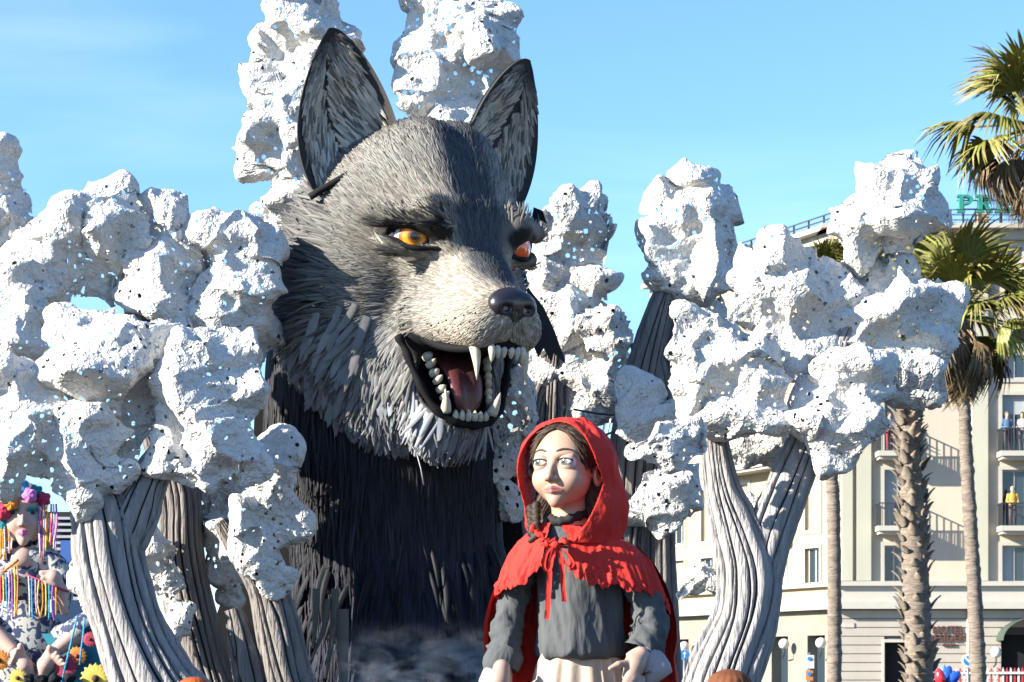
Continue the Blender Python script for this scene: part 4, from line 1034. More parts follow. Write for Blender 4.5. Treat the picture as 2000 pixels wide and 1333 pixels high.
# black cloth panels at the flanks and the dark barbed feather under the far cheek
poly_prism([(500, 645), (528, 612), (560, 660), (575, 760), (585, 1000), (590, 1400), (400, 1400), (410, 1240), (440, 1150), (510, 1120), (512, 900), (495, 860), (498, 770), (520, 765), (522, 690)], 31.0, .25, 'cloth_panel', m_black, wolf)
poly_prism([(945, 840), (975, 820), (1000, 900), (1030, 1100), (1060, 1400), (940, 1400), (950, 1000)], 31.2, .25, 'cloth_panel', m_black, wolf)
poly_prism([(1030, 560), (1062, 600), (1085, 650), (1106, 712), (1082, 690), (1077, 709), (1062, 680), (1052, 698), (1038, 668), (1022, 660)], 29.4, .05, 'barbed_feather', mat('dark_feather', (.012, .010, .016), .5), wolf)
poly_prism([(1042, 405), (1060, 412), (1068, 436), (1054, 428), (1050, 470), (1036, 450)], 29.9, .05, 'barbed_feather', m_black, wolf)
V, Fc = tube(np.array([P(815, 890, 29.2), P(822, 915, 29.15), P(828, 948, 29.2)]), .008, 6); mk('loose_cord', V, Fc, mat('grey_cord', (.4, .4, .45), .6), wolf)
# ------------------------------------------------------------------ walking puppet: girl in a red hooded cape
GD = 16.0; GU = U(GD); G_O = P(1108, 907, GD); G_YAW = math.radians(27)
G_R = np.array([[-math.cos(G_YAW), math.sin(G_YAW), 0], [-math.sin(G_YAW), -math.cos(G_YAW), 0], [0, 0, 1.]])
def GW(v): return G_O + (np.asarray(v, float) @ G_R) * GU
girl = thing('girl_figure', (P(1130, 1333, GD)[0], GD, 0), 'giant puppet of a girl in red hooded cape, grey blouse and beige skirt', 'puppet')
m_face = mat('painted_skin', rough=.42, attr=True, spec=.4, bump=.06, scale=60, bump_dist=.003)
m_hair = mat('painted_hair', rough=.6, attr=True, spec=.2)
m_red = mat('red_cotton', (.80, .045, .034), .8, bump=.5, scale=6, bump_dist=.035, bump_kind='crumple', stretch=(1.3, 1.3, .7), var=.25, var_scale=4, spec=.2)
m_grey = mat('grey_crepe', (.115, .122, .13), .9, bump=.4, scale=5.5, stretch=(1.8, 1.8, .5), bump_dist=.03, bump_kind='crumple', var=.2, var_scale=6, spec=.15)
m_beige = mat('beige_linen', (.60, .47, .37), .85, bump=.4, scale=40, bump_dist=.005, spec=.15)
m_cuff = mat('pale_pink_cuff', (.44, .37, .38), .8, bump=.3, scale=25)
m_dark = mat('dark_cloth', (.02, .02, .022), .85, bump=.5, scale=30)

def f_face(p):
    q = rx(p)
    d = sd_ell(q, (0, -8, 20), (61, 74, 62))
    d = smin(d, sd_ell(q, (0, 18, -27), (55, 51, 57)), 16)
    d = smin(d, sd_sphere(q, (0, 52, -74), 14), 20)
    d = smin(d, sd_sphere(q, (29, 42, -32), 22.5), 16)
    d = smin(d, sd_ell(q, (0, 44, 14), (46, 26, 22)), 14)
    d = smax(d, -sd_ell(q, (27, 72, -1), (17, 13, 9)), 7)
    d = smin(d, sd_cone(q, (0, 63, 4), (0, 82, -29), 5.5, 6.5), 7)
    d = smin(d, sd_sphere(q, (0, 82.5, -31), 7), 3)
    d = smin(d, sd_sphere(q, (8.5, 74, -33), 6), 3)
    d = smax(d, -sd_ell(q, (5, 80, -39), (3, 5, 3)), 1.5)
    d = smin(d, sd_cone(q, (0, 70.3, -50), (21, 58.5, -52.5), 4.2, 2.0), 3)
    d = smin(d, sd_cone(q, (0, 68.8, -57.5), (16, 61, -56.5), 4.8, 2.8), 3)
    d = smin(d, sd_cone(q, (0, -12, -60), (0, -20, -170), 37, 42), 10)
    ear_ = smax(sd_ell(q, (62, -8, -22), (9, 16, 25)), -sd_ell(q, (70, -3, -20), (7, 10, 16)), 3)
    return smin(d, ear_, 4)
v, q = sdf_mesh(f_face, (-85, -95, -175), (85, 105, 100), 1.8)
x_, y_, z_ = np.abs(v[:, 0]), v[:, 1], v[:, 2]
c = np.tile(np.array([.52, .33, .235]), (len(v), 1))
def tint(w, col):
    w = np.clip(w, 0, 1)[:, None]; c[:] = c*(1-w)+np.array(col)*w
tint((1-np.sqrt(((x_-32)/22)**2+((z_+32)/18)**2))*.5*(y_ > 10), (.74, .42, .36))
tint((1-np.sqrt(((x_-28)/21)**2+((z_-8)/9)**2))*1.6*(y_ > 30), (.42, .22, .18))
lipw = (1-np.sqrt((x_/22)**2+((z_+53.5)/8.5)**2))*3.5*(y_ > 60); tint(lipw, (.50, .17, .15))
tint((1-np.abs(z_+54)/1.6)*(x_ < 18)*(y_ > 55), (.16, .05, .05))
tint((1-np.sqrt(((x_-5)/4.5)**2+((z_+39)/3.5)**2))*3*(y_ > 70), (.10, .04, .03))
head = mk('head', GW(v), q, m_face, girl, True, c)
# hair: a cap with centre parting, strands laid over it
def f_hair(p):
    q = rx(p); d = sd_ell(q, (0, -9, 21), (68, 80, 68))
    d = smin(d, sd_cone(q, (58, -8, 0), (50, -20, -95), 22, 20), 14)
    d = smax(d, -sd_ell(q, (0, 72, -32), (56, 68, 101)), 3)
    d = smax(d, -sd_ell(q, (74, 14, -34), (26, 26, 34)), 4)
    return d + 2.5*np.exp(-(q[:, 0]/3)**2)*(p[:, 2] > 40)
v, q = sdf_mesh(f_hair, (-90, -105, -125), (90, 85, 100), 2.4)
hn = vert_normals(v, q); hc = np.tile(np.array([.035, .022, .016]), (len(v), 1)); mk('hair', GW(v), q, m_hair, girl, True, hc)
hairo = bpy.data.objects['hair']
pos, no = sample_surface(v, q, hn, 3200, rng); d = np.stack([np.sign(pos[:, 0])*.8, .25-pos[:, 1]*.012, -.25-np.abs(pos[:, 0])/40], 1)
k = (f_face(pos) > 1.0) & (pos[:, 1] > -25) & (pos[:, 2] < 72) & (pos[:, 1] > -10+.6*np.clip(pos[:, 2]-40, 0, 99)); pos, no, d = pos[k], no[k], d[k]; n = len(pos)
V, Fc, kk = strips(pos, no, d, rng.uniform(14, 34, n), rng.uniform(1.2, 2.8, n), .03, rng.normal(0, .08, n), ridge=.45)
cc = np.array([.055, .034, .022])*rng.uniform(.35, 2.0, (n, 1)); tag(mk('hair_strands', GW(V), Fc, m_hair, hairo, False, np.repeat(cc, kk, 0)), kind='stuff')
# eyes with lids and lashes
m_brow = mat('eyebrow_paint', (.075, .05, .04), .7)
m_white = mat('glossy_eye_paint', rough=.12, attr=True, spec=.6)
for s in (1, -1):
    ec = np.array([s*27, 53.5, -1.])
    look = nrm(np.array([.22, .97, -.04])) if s > 0 else nrm(np.array([.12, .99, -.04]))
    V, Fc, tt = ball(ec, 17.2, 28, 24, look); c = np.tile(np.array([.86, .87, .86]), (len(V), 1)); c[tt < .46] = (.22, .20, .17); c[tt < .17] = (.03, .03, .03)
    mk('eye', GW(V), Fc[:, ::-1], m_white, girl, True, c)
    for up in (1, -1):
        rows = []; na, nb = 22, 7
        for a in np.linspace(-1.05, 1.05, na):
            op = (.36 if up > 0 else -.32)*math.cos(a*1.4)**.8 if abs(a) < 1.05 else 0
            for b in np.linspace(0, 1, nb):
                el = op+(up*1.15-op)*b; r = 18.3
                rows.append(ec+r*np.array([math.sin(a)*math.cos(el*.55), math.cos(a)*math.cos(el), math.sin(el)]))
        Fl = grid_faces(na, nb); V = np.array(rows)
        mk('eyelid', GW(V), Fl, m_face, girl, True, np.tile(np.array([.58, .36, .29]) if up > 0 else np.array([.70, .50, .40]), (len(V), 1)))
        V2, F2 = tube(GW(V.reshape(na, nb, 3)[:, 0]+np.array([0, .6, 0])), (1.2 if up > 0 else .4)*GU, 6); mk('lash_line', V2, F2, m_dark, girl)
    br = spline([(s*10, 71, 19), (s*24, 69.5, 23), (s*38, 60, 21), (s*48, 49, 13)], 14)
    for i in range(14):
        dd = [f_face((br[i]+np.array([0, t, 0]))[None])[0] for t in np.linspace(-14, 6, 41)]; br[i, 1] += np.linspace(-14, 6, 41)[int(np.argmin(np.abs(dd)))]
    V, Fc = tube(GW(br), np.array([1.2, 2.0, 2.4, 2.5, 2.5, 2.4, 2.3, 2.1, 1.9, 1.7, 1.4, 1.1, .8, .5])*GU, 6); mk('eyebrow', V, Fc, m_brow, girl)
# braid on the shoulder
def f_braid(p):
    d = None
    for i in range(11):
        t = i/10; k = 1 if i % 2 else -1; c = np.array([60-14*t, 28+26*t, -86-60*t]); w = np.array([k*6.5, -1, 5.]); s = sd_cone(p, c-w, c+w, 6, 9.5-2*t); d = s if d is None else smin(d, s, 1.2)
    return d
v, q = sdf_mesh(f_braid, (20, 5, -165), (90, 75, -65), 1.8); mk('braid', GW(v), q, m_hair, girl, True, np.tile(np.array([.04, .026, .017]), (len(v), 1))*(1+.4*vnoise(v*np.array([.5, .5, .12]), 3))[:, None])
V, Fc = tube(GW(spline([(57, 40, -130), (48, 47, -133), (40, 55, -136)], 8)), 5*GU, 8); mk('hair_tie', V, Fc, mat('lace_tie', (.22, .14, .15), .8, bump=1, scale=60), girl)
# hood
def f_hood(p):
    wob = 5.5*vnoise(np.stack([p[:, 0]/30, p[:, 1]/22, p[:, 2]/46], 1)+3, 5)+2.2*vnoise(np.stack([p[:, 0]/12, p[:, 1]/9, p[:, 2]/20], 1), 6)
    o = sd_ell(p, (4, -14, 4), (97, 98, 88))
    o = smin(o, smin(sd_cone(p, (2, -22, -30), (-8, -36, -92), 95, 106), sd_cone(p, (-8, -36, -92), (-4, -26, -160), 106, 84), 10), 30) + wob*np.clip((60-p[:, 1])/50, .25, 1)
    e = np.sqrt((p[:, 0]/np.where(p[:, 0] < 0, 86, 90))**2+((p[:, 2]+44)/np.where(p[:, 2] > -44, 122, 112))**2)
    el = (e-1)*66
    rim_ = np.exp(-(el/5.5)**2)*(p[:, 1] > -40)
    th_ = 3.2+3.2*rim_*(1+.5*np.sin(np.arctan2(p[:, 2]+40, p[:, 0])*38))
    sh = smax(o, -(o+th_*1.6), 2) - rim_*1.2
    op = np.where(p[:, 1] > -6, -el, -(8-p[:, 1])-30)
    op = np.maximum(-el, -(p[:, 1]+34))
    return smax(smax(sh, op, 2), -(p[:, 2]+158), 2)
v, q = sdf_mesh(f_hood, (-130, -160, -165), (130, 110, 110), 2.2)
hood = mk('hood', GW(v), q, m_red, girl)
# cloth surfaces of revolution round the body axis
def ring_pt(cx, rx_, ry, py, ang, D=GD+.12):
    u = U(D); return np.stack([(cx-1000)*u+rx_*u*np.sin(ang), D-ry*u*np.cos(ang), CAM_Z+(HORIZON-py)*u+0*ang], -1)
def n1(a, s, sc=1.0): return vnoise(np.stack([np.asarray(a)*sc, np.full(np.shape(a), s*7.3), np.full(np.shape(a), s*1.9)], -1).reshape(-1, 3), 2).reshape(np.shape(a))
# capelet
na, ntr = 420, 34; TH0 = -.36
A = TH0+np.linspace(.16, 2*np.pi-.16, na); rel = np.minimum(A-TH0, 2*np.pi-(A-TH0))
hem = np.interp(rel, [.16, .45, .8, 1.2, 1.6, 2.2, 3.1], [1098, 1118, 1132, 1140, 1165, 1190, 1200]) + 9*n1(A, 1, 6)
frill = 7*np.abs(np.sin(A*17+n1(A, 2, 8)*1.5))+5*np.abs(np.sin(A*41))
G = np.zeros((ntr, na, 3))
for i, t in enumerate(np.linspace(0, 1, ntr)):
    T = np.array([0, .22, .45, .7, 1.0]); rx_ = np.interp(t, T, [58, 86, 118, 143, 167]); ry = np.interp(t, T, [56, 72, 84, 95, 112]); cx = np.interp(t, T, [1104, 1114, 1128, 1136, 1140])
    base = np.interp(t, T, [1024, 1046, 1064, 1092, 1150])
    py = 1024+(hem-frill*(t > .9)*(t-.9)/.1*-1-1024)*(np.interp(t, T, [0, .17, .32, .55, 1.0]))
    fold = 1+(.035*n1(A, 3, 5)+.03*n1(A, 4, 11)+.02*n1(A+t*.3, 8, 22))*(.4+t)+.012*np.sin(A*64+n1(A, 5, 9)*3)*max(0, (t-.78)/.22)+.02*n1(A, 6, 40)*max(0, .35-t)/.35
    G[i] = ring_pt(cx, rx_*fold, ry*fold, py, A)
V = np.concatenate([G.reshape(-1, 3), (G*1.0+np.array([0, 0, -.006])).reshape(-1, 3)])
mk('capelet', G.reshape(-1, 3), grid_faces(ntr, na), m_red, girl)
# ruffle of lace round the hem
Rf = []
for k, (o_, dz_) in enumerate(((1.0, 0), (1.035, -7), (1.02, -14))):
    pts = G[-1].copy(); ctr = np.array([(1132-1000)*GU, GD+.12, 0]); pts[:, :2] = ctr[:2]+(pts[:, :2]-ctr[:2])*(o_+.012*np.sin(A*70+k*1.2))[:, None]; pts[:, 2] += (dz_-(4*np.abs(np.sin(A*23)) if k == 2 else 0))*GU; Rf.append(pts)
mk('lace_hem', np.concatenate(Rf), grid_faces(3, na), m_red, girl, True)
# gathered neck frill and bow
V, Fc = tube(spline([P(1040, 1032, 15.75), P(1060, 1056, 15.70), P(1082, 1066, 15.68), P(1105, 1060, 15.68), P(1140, 1045, 15.72)], 40)+.012*rng.normal(size=(40, 3)), 6*GU*(1+.35*np.sin(np.arange(40)*2.1)), 8); mk('neck_gather', V, Fc, m_red, girl)
def ribbon(ctrl, w, name, D):
    c = spline(ctrl, 22); rows = []
    for i, a in enumerate(c):
        for k in (-1, 0, 1): rows.append(P(a[0]+k*w, a[1]+k*1.0, D+(a[2] if len(a) > 2 else 0)*GU + (.006 if k == 0 else 0)))
    return mk(name, np.array(rows), grid_faces(22, 3), m_red, girl)
ribbon([(1084, 1064, 0), (1075, 1100, -6), (1072, 1150, -2), (1068, 1210, 0)], 5, 'ribbon_tail', 15.66)
ribbon([(1088, 1064, 0), (1096, 1095, -6), (1099, 1135, -3), (1102, 1176, 0)], 5, 'ribbon_tail', 15.66)
for ctrl in ([(1084, 1064, 0), (1068, 1078, -10), (1062, 1105, -14), (1070, 1118, -8), (1078, 1095, -2), (1085, 1068, -2)], [(1086, 1064, 0), (1104, 1078, -10), (1118, 1098, -14), (1112, 1108, -8), (1098, 1090, -2), (1087, 1068, -2)]):
    ribbon(ctrl, 4, 'ribbon_loop', 15.65)
V, Fc, _ = ball(P(1085, 1065, 15.645), 8*GU); mk('ribbon_knot', V, Fc[:, ::-1], m_red, girl)
# blouse
na, nr = 140, 70; A = np.linspace(-np.pi, np.pi, na, endpoint=False); pr = spline([(1002, 1108, 40, 40), (1050, 1118, 82, 66), (1095, 1134, 92, 84), (1160, 1138, 88, 88), (1220, 1138, 85, 88), (1262, 1138, 86, 90), (1283, 1137, 80, 84), (1288, 1136, 66, 62)], nr); rows = []
for i, r in enumerate(pr):
    t = i/nr; w = np.clip((r[0]-1110)/60, 0, 1)
    dia = A*2.3-(r[0]-1100)/120
    fold = 1+w*(.13*vnoise(np.stack([dia*1.3, np.full(na, t*1.2), np.zeros(na)], 1), 4)+.05*vnoise(np.stack([dia*3.1, np.full(na, t*2.5), np.zeros(na)+3], 1), 5))+w*.075*((1-np.abs(np.sin(A*4.2-(r[0]-1100)*.011+1.3*vnoise(np.stack([A*1.5, np.full(na, t*2), np.ones(na)], 1), 8))))**1.5-.45)+.008*vnoise(np.stack([A*14, np.full(na, r[0]/12), np.zeros(na)], 1), 6)
    rows.append(ring_pt(r[1], r[2]*fold, r[3]*fold, r[0]+(5*n1(A, 12, 4) if r[0] > 1270 else 0), A))
mk('blouse', np.concatenate(rows), grid_faces(nr, na, True), m_grey, girl)
V, Fc = tube(GW(spline([(33, 0, -100), (24, 18, -108), (4, 26, -113), (-20, 18, -107), (-35, -4, -98), (-26, -36, -94), (16, -46, -96), (33, 0, -100)], 40)), (9+1.5*np.sin(np.arange(40)*1.7))*GU, 10); mk('collar', V, Fc, m_dark, girl)
# skirt and cape
na = 180; A = np.linspace(-np.pi, np.pi, na, endpoint=False); rows = []; ys = [1276, 1284, 1292, 1305, 1330, 1380, 1450, 1560, 1690, 1812]
for i, py in enumerate(ys):
    rx_ = np.interp(py, [1276, 1292, 1340, 1500, 1812], [74, 80, 92, 128, 176]); w = min(1, i/3)
    fold = 1+w*(.05*np.sin(A*17+n1(A, 21, 3)*3)+.035*n1(A, 22, 9)); rows.append(ring_pt(1132, rx_*fold, rx_*.82*fold, np.full(na, py), A))
mk('skirt', np.concatenate(rows), grid_faces(len(ys), na, True), m_beige, girl)
na = 150; A = np.linspace(.62*np.pi-.35, 1.42*np.pi+.1, na); rows = []; ys = [1065, 1100, 1140, 1180, 1215, 1250, 1285, 1320, 1380, 1480, 1600, 1740]
for i, py in enumerate(ys):
    rx_ = np.interp(py, ys, [112, 145, 168, 182, 190, 192, 186, 190, 200, 215, 225, 235]); t = i/len(ys)
    fold = 1+(.05*n1(A+.15*t, 31, 4)+.035*n1(A, 32, 10)+.02*np.sin(A*22+t*2))*(.4+t); rows.append(ring_pt(1135, rx_*fold, rx_*.72*fold, np.full(na, py)+6*n1(A+t, 33, 5), A))
mk('cape', np.concatenate(rows), grid_faces(len(ys), na), m_red, girl)
# sleeves
def sleeve(path, D, name, matr, n=40, seed=0, amp=.22):
    c = spline(path, n); pts = np.array([P(a[0], a[1], D+a[3]*GU) for a in c]); m = 40; t, a, b = frames(pts); th = np.linspace(0, 2*np.pi, m, endpoint=False); rows = []
    for i in range(n):
        f = 1+amp*vnoise(np.stack([np.cos(th)*1.6+seed, np.sin(th)*1.6, np.full(m, i*.30)+np.cos(th)*.8], 1), 5)+amp*.6*vnoise(np.stack([np.cos(th)*3+seed, np.sin(th)*3, np.full(m, i*.62)+np.sin(th)*1.2], 1), 6)
        rows.append(pts[i]+c[i, 2]*GU*f[:, None]*(np.cos(th)[:, None]*a[i]+np.sin(th)[:, None]*b[i]))
    return mk(name, np.concatenate(rows), grid_faces(n, m, True), matr, girl)
sleeve([(1040, 1092, 28, 18), (1016, 1135, 28, 30), (1002, 1180, 29, 36), (992, 1225, 30, 34), (986, 1262, 31, 26), (978, 1290, 31, 20)], 16.05, 'sleeve', m_grey, seed=1)
sleeve([(994, 1270, 34, 24), (984, 1287, 37, 20), (976, 1304, 36, 17), (978, 1306, 28, 17)], 16.05, 'sleeve_cuff', m_grey, 10, seed=2, amp=.05)
sleeve([(978, 1296, 25, 18), (973, 1312, 29, 14), (967, 1340, 34, 8), (970, 1342, 26, 8)], 16.05, 'shirt_cuff', m_cuff, 10, seed=3, amp=.05)
sleeve([(1216, 1092, 28, 8), (1242, 1135, 30, 2), (1262, 1180, 32, -6), (1270, 1225, 35, -18), (1262, 1255, 34, -30), (1250, 1276, 31, -38)], 16.0, 'sleeve', m_grey, seed=4)
sleeve([(1248, 1266, 28, -34), (1256, 1282, 33, -36), (1266, 1300, 38, -36), (1271, 1314, 42, -36), (1264, 1310, 33, -36)], 16.0, 'shirt_cuff', m_cuff, 12, seed=5, amp=.07)
# hands: palm, four bent fingers, thumb
def hand(D, palm_a, palm_b, fingers, thumb, wrist):
    u = U(D)
    def pt(a): return P(a[0], a[1], D+a[2]*u)/u
    segs = []
    segs.append((pt(wrist), pt(palm_a), 17, 20)); segs.append((pt(palm_a), pt(palm_b), 20, 17))
    fl = [(pt(f[0]), pt(f[1]), pt(f[2]), f[3]) for f in fingers+[thumb]]
    allp = np.array([s for a in segs for s in a[:2]]+[p for f in fl for p in f[:3]])
    def fn(p):
        d = None
        for a, b, ra, rb in segs:
            s = sd_cone(p, a, b, ra, rb); d = s if d is None else smin(d, s, 8)
        for a, b, c, r in fl:
            s = np.minimum(sd_cone(p, a, b, r, r*.92), sd_cone(p, b, c, r*.92, r*.62)); d = smin(d, s, 2.2)
        return d
    v, q = sdf_mesh(fn, allp.min(0)-30, allp.max(0)+30, 1.9); return mk('hand', v*u, q, m_face, girl, True, np.tile(np.array([.47, .32, .25]), (len(v), 1)))
hand(15.75, (1240, 1298, -2), (1232, 1322, -12), [[(1240, 1322, -18), (1222, 1346, -32), (1212, 1372, -26), 8.5], [(1228, 1326, -22), (1212, 1352, -36), (1204, 1380, -28), 8.5], [(1248, 1328, -12), (1236, 1352, -26), (1226, 1378, -20), 8.3], [(1254, 1326, -4), (1250, 1350, -14), (1244, 1370, -10), 7]],
     [(1226, 1296, -14), (1208, 1298, -26), (1192, 1306, -30), 7.5], (1252, 1280, 8))
hand(15.99, (975, 1330, -26), (968, 1362, -30), [[(960, 1366, -36), (952, 1396, -40), (956, 1424, -34), 8.5], [(970, 1370, -40), (964, 1402, -44), (968, 1432, -38), 8.5], [(980, 1370, -38), (978, 1400, -42), (980, 1428, -36), 8.3], [(988, 1364, -32), (990, 1390, -36), (990, 1412, -30), 7]],
     [(986, 1338, -36), (998, 1356, -46), (1000, 1376, -46), 7.5], (980, 1305, -20))
# ------------------------------------------------------------------ people, street things
m_cloth_attr = mat('clothes', rough=.8, attr=True, bump=.3, scale=12)
def f_person(p):
    q = rx(p)
    d = sd_ell(p, (0, 0, 1.60), (.085, .105, .125))
    d = smin(d, sd_sphere(p, (0, -.06, 1.52), .055), .04); d = smin(d, sd_ell(p, (0, -.105, 1.59), (.014, .025, .022)), .01)
    d = smin(d, sd_cone(p, (0, .01, 1.5), (0, .01, 1.38), .055, .065), .03)
    d = smin(d, sd_ell(p, (0, .01, 1.22), (.19, .115, .24)), .06); d = smin(d, sd_ell(p, (0, 0, .98), (.17, .12, .14)), .08)
    d = smin(d, sd_cone(q, (.185, .01, 1.36), (.25, 0, 1.08), .062, .045), .04); d = smin(d, sd_cone(q, (.25, 0, 1.08), (.20, -.20, 1.02), .045, .032), .02)
    d = smin(d, sd_ell(q, (.19, -.26, 1.01), (.035, .06, .025)), .02)
    d = smin(d, sd_cone(q, (.09, 0, .92), (.10, -.01, .5), .085, .058), .03); d = smin(d, sd_cone(q, (.10, -.01, .5), (.10, .02, .08), .058, .04), .02); d = smin(d, sd_cone(q, (.10, .03, .05), (.10, -.11, .04), .045, .04), .02)
    return d
PV, PQ = sdf_mesh(f_person, (-.36, -.42, -.04), (.36, .2, 1.78), .021)
hv = PV[:, 2] > 1.56
def f_cap(p): return smax(sd_ell(p, (0, .012, 1.615), (.098, .115, .125)), -sd_ell(p, (0, -.12, 1.55), (.085, .09, .115)), .01)
CV, CQ = sdf_mesh(f_cap, (-.14, -.16, 1.4), (.14, .16, 1.78), .016)
def person(loc, rot, label, shirt, pants, hair, skin=(.55, .36, .27), scale=1.0, group=None):
    t = thing('person', loc, label, 'person', group); R = np.array([[math.cos(rot), math.sin(rot), 0], [-math.sin(rot), math.cos(rot), 0], [0, 0, 1]])
    c = np.tile(np.array(shirt), (len(PV), 1)); z = PV[:, 2]
    c[z < .93] = pants; c[(z > 1.42)] = skin; c[(PV[:, 1] < -.21) & (z < 1.2) & (z > .9)] = skin; c[z < .09] = (.03, .03, .03)
    mk('body', np.array(loc)+PV@R*scale, PQ, m_cloth_attr, t, True, c)
    mk('hair', np.array(loc)+CV@R*scale, CQ, m_cloth_attr, t, True, np.tile(np.array(hair), (len(CV), 1)))
    return t
person((hx(1962), 104.45, hz(885)), .1, 'person in blue top on upper right hotel balcony', (.10, .18, .30), (.08, .07, .08), (.25, .16, .09))
person((hx(1992), 104.5, hz(885)), -.3, 'person in pale top at right edge on upper right hotel balcony', (.5, .45, .42), (.1, .1, .13), (.05, .04, .03))
person((hx(1972), 104.4, hz(1030)), .0, 'person in yellow top on lower right hotel balcony', (.60, .38, .08), (.12, .1, .1), (.5, .45, .36))
person((hx(1733), 104.4, hz(885)), .4, 'person in white and red on balcony behind thick palm', (.6, .55, .55), (.35, .05, .06), (.06, .04, .03))
wpp = np.array(wp(5.0, hz(1030), -.6)); person(wpp, -.9, 'person in black top on sunlit balcony beside tree fork', (.03, .03, .03), (.45, .03, .06), (.03, .02, .02))
person((P(1955, 1300, 90)[0], 90, 0), .2, 'person in red walking behind the striped fence', (.5, .05, .05), (.05, .05, .08), (.04, .03, .02))
# performers in front whose headgear just enters the picture
def cap_person(px, D, label, colr, trim, top_py, w):
    x = P(px, 1333, D)[0]; ztop = P(px, top_py, D)[2]; s = (ztop-.03)/1.72
    t = person((x, D, 0), 2.9, label, (.3, .12, .05), (.1, .06, .04), (.05, .03, .02), scale=s); u = U(D); r_ = np.random.default_rng(int(px))
    n, m_ = 14, 60; rows = []; th = np.linspace(0, 2*np.pi, m_, endpoint=False)
    for i in range(n):
        a = i/(n-1)*math.pi*.56; rr = w*.5*u*math.sin(a)/math.sin(math.pi*.5)*(1+.03*np.sin(th*18)*math.sin(a)); rows.append(np.stack([x+rr*np.cos(th), D+rr*np.sin(th)*.95, ztop-w*.5*u*.72*(1-math.cos(a))+0*th], -1))
    mk('pleated_cap', np.concatenate(rows), grid_faces(n, m_, True)[:, ::-1], colr, t)
    rr = w*.5*u*(1.0+.05*r_.normal(size=m_)); V, Fc = tube(np.stack([x+rr*np.cos(th), D+rr*np.sin(th)*.95, ztop-w*.5*u*.86+.012*r_.normal(size=m_)], -1)[list(range(m_))+[0]], .018, 7); mk('cap_trim', V, Fc, trim, t)
m_capb = mat('rust_brown_felt', (.22, .07, .025), .8, bump=.6, scale=20, var=.6, var_scale=8); m_capo = mat('orange_felt', (.50, .10, .02), .8, bump=.6, scale=20, var=.6, var_scale=8); m_fluff = mat('white_fluff', (.7, .68, .66), .95, bump=1, scale=60)
cap_person(1425, 15.0, 'performer in rust brown pleated cap with white trim, at bottom right of girl', m_capb, m_fluff, 1307, 88)
cap_person(378, 16.0, 'performer in orange cap at bottom edge below the far left trunk', m_capo, m_capb, 1322, 62)

# striped picket fence, one picket at a time
fence = thing('picket_fence', (P(1935, 1333, 84)[0], 84, 0), 'red and white picket fence at right edge', 'fence'); fu = U(84.0)
m_wp = mat('white_paint', (.78, .76, .72), .6); m_rp = mat('red_paint', (.55, .06, .07), .6)
for i in range(26):
    px = 1868+i*7.6; x = (px-1000)*fu; w = 3.6*fu; zt = CAM_Z+(HORIZON-1304)*fu
    m = MB(); m.add([(x-w/2, 84, .05), (x+w/2, 84, .05), (x+w/2, 84, zt-.08), (x, 84, zt), (x-w/2, 84, zt-.08), (x-w/2, 84.03, .05), (x+w/2, 84.03, .05), (x+w/2, 84.03, zt-.08), (x, 84.03, zt), (x-w/2, 84.03, zt-.08)], [(0, 1, 2, 3, 4), (9, 8, 7, 6, 5), (0, 5, 6, 1), (1, 6, 7, 2), (2, 7, 8, 3), (3, 8, 9, 4), (4, 9, 5, 0)]); m.mk('picket', m_rp if i % 2 else m_wp, fence)
for py in (1315, 1375):
    m = MB(); m.box(((1866-1000)*fu, 83.95, CAM_Z+(HORIZON-py-2)*fu), ((2070-1000)*fu, 83.998, CAM_Z+(HORIZON-py+2.5)*fu)); m.mk('rail', m_wp, fence)
# balloons
def balloon(px, py, r, D, colr, label, tilt):
    u = U(D); c = P(px, py, D); n, m_ = 16, 20; rows = []
    ax = nrm(np.array([math.sin(tilt), 0, math.cos(tilt)])); a = nrm(np.cross(ax, (0, 1., 0))); b = np.cross(ax, a)
    for i in range(n):
        t = i/(n-1)*math.pi; rr = r*u*math.sin(t)*(.62-.16*math.cos(t)*-1*-1) ; z = r*u*(math.cos(t) if t < 2 else math.cos(t)*1.15)
        for k in range(m_):
            th_ = 2*math.pi*k/m_; rows.append(c+ax*z+rr*(math.cos(th_)*a+math.sin(th_)*b))
    t_ = thing('balloon', (c[0], D, c[2]-r*u), label, 'balloon', 'balloons beside the thick palm')
    mk('envelope', np.array(rows), grid_faces(n, m_, True), colr, t_); V, Fc = tube(np.array([c-ax*r*u*1.1, (c[0], D, 1.0)]), .006, 5); mk('string', V, Fc, m_wp, t_)
m_bb = mat('blue_balloon', (.02, .10, .60), .2, spec=.6); m_br = mat('red_balloon', (.60, .03, .05), .2, spec=.6); m_bl = mat('light_blue_balloon', (.15, .40, .70), .2, spec=.6)
balloon(1850, 1318, 18, 72, m_bb, 'blue balloon leaning right in the middle of the bunch', .3); balloon(1863, 1324, 17, 71.6, m_bb, 'blue balloon nearest the striped fence', .8)
balloon(1836, 1322, 17, 71.5, m_br, 'red balloon at left of the bunch', -.2); balloon(1842, 1308, 10, 72.4, m_bl, 'small light blue balloon at top of the bunch', .1)
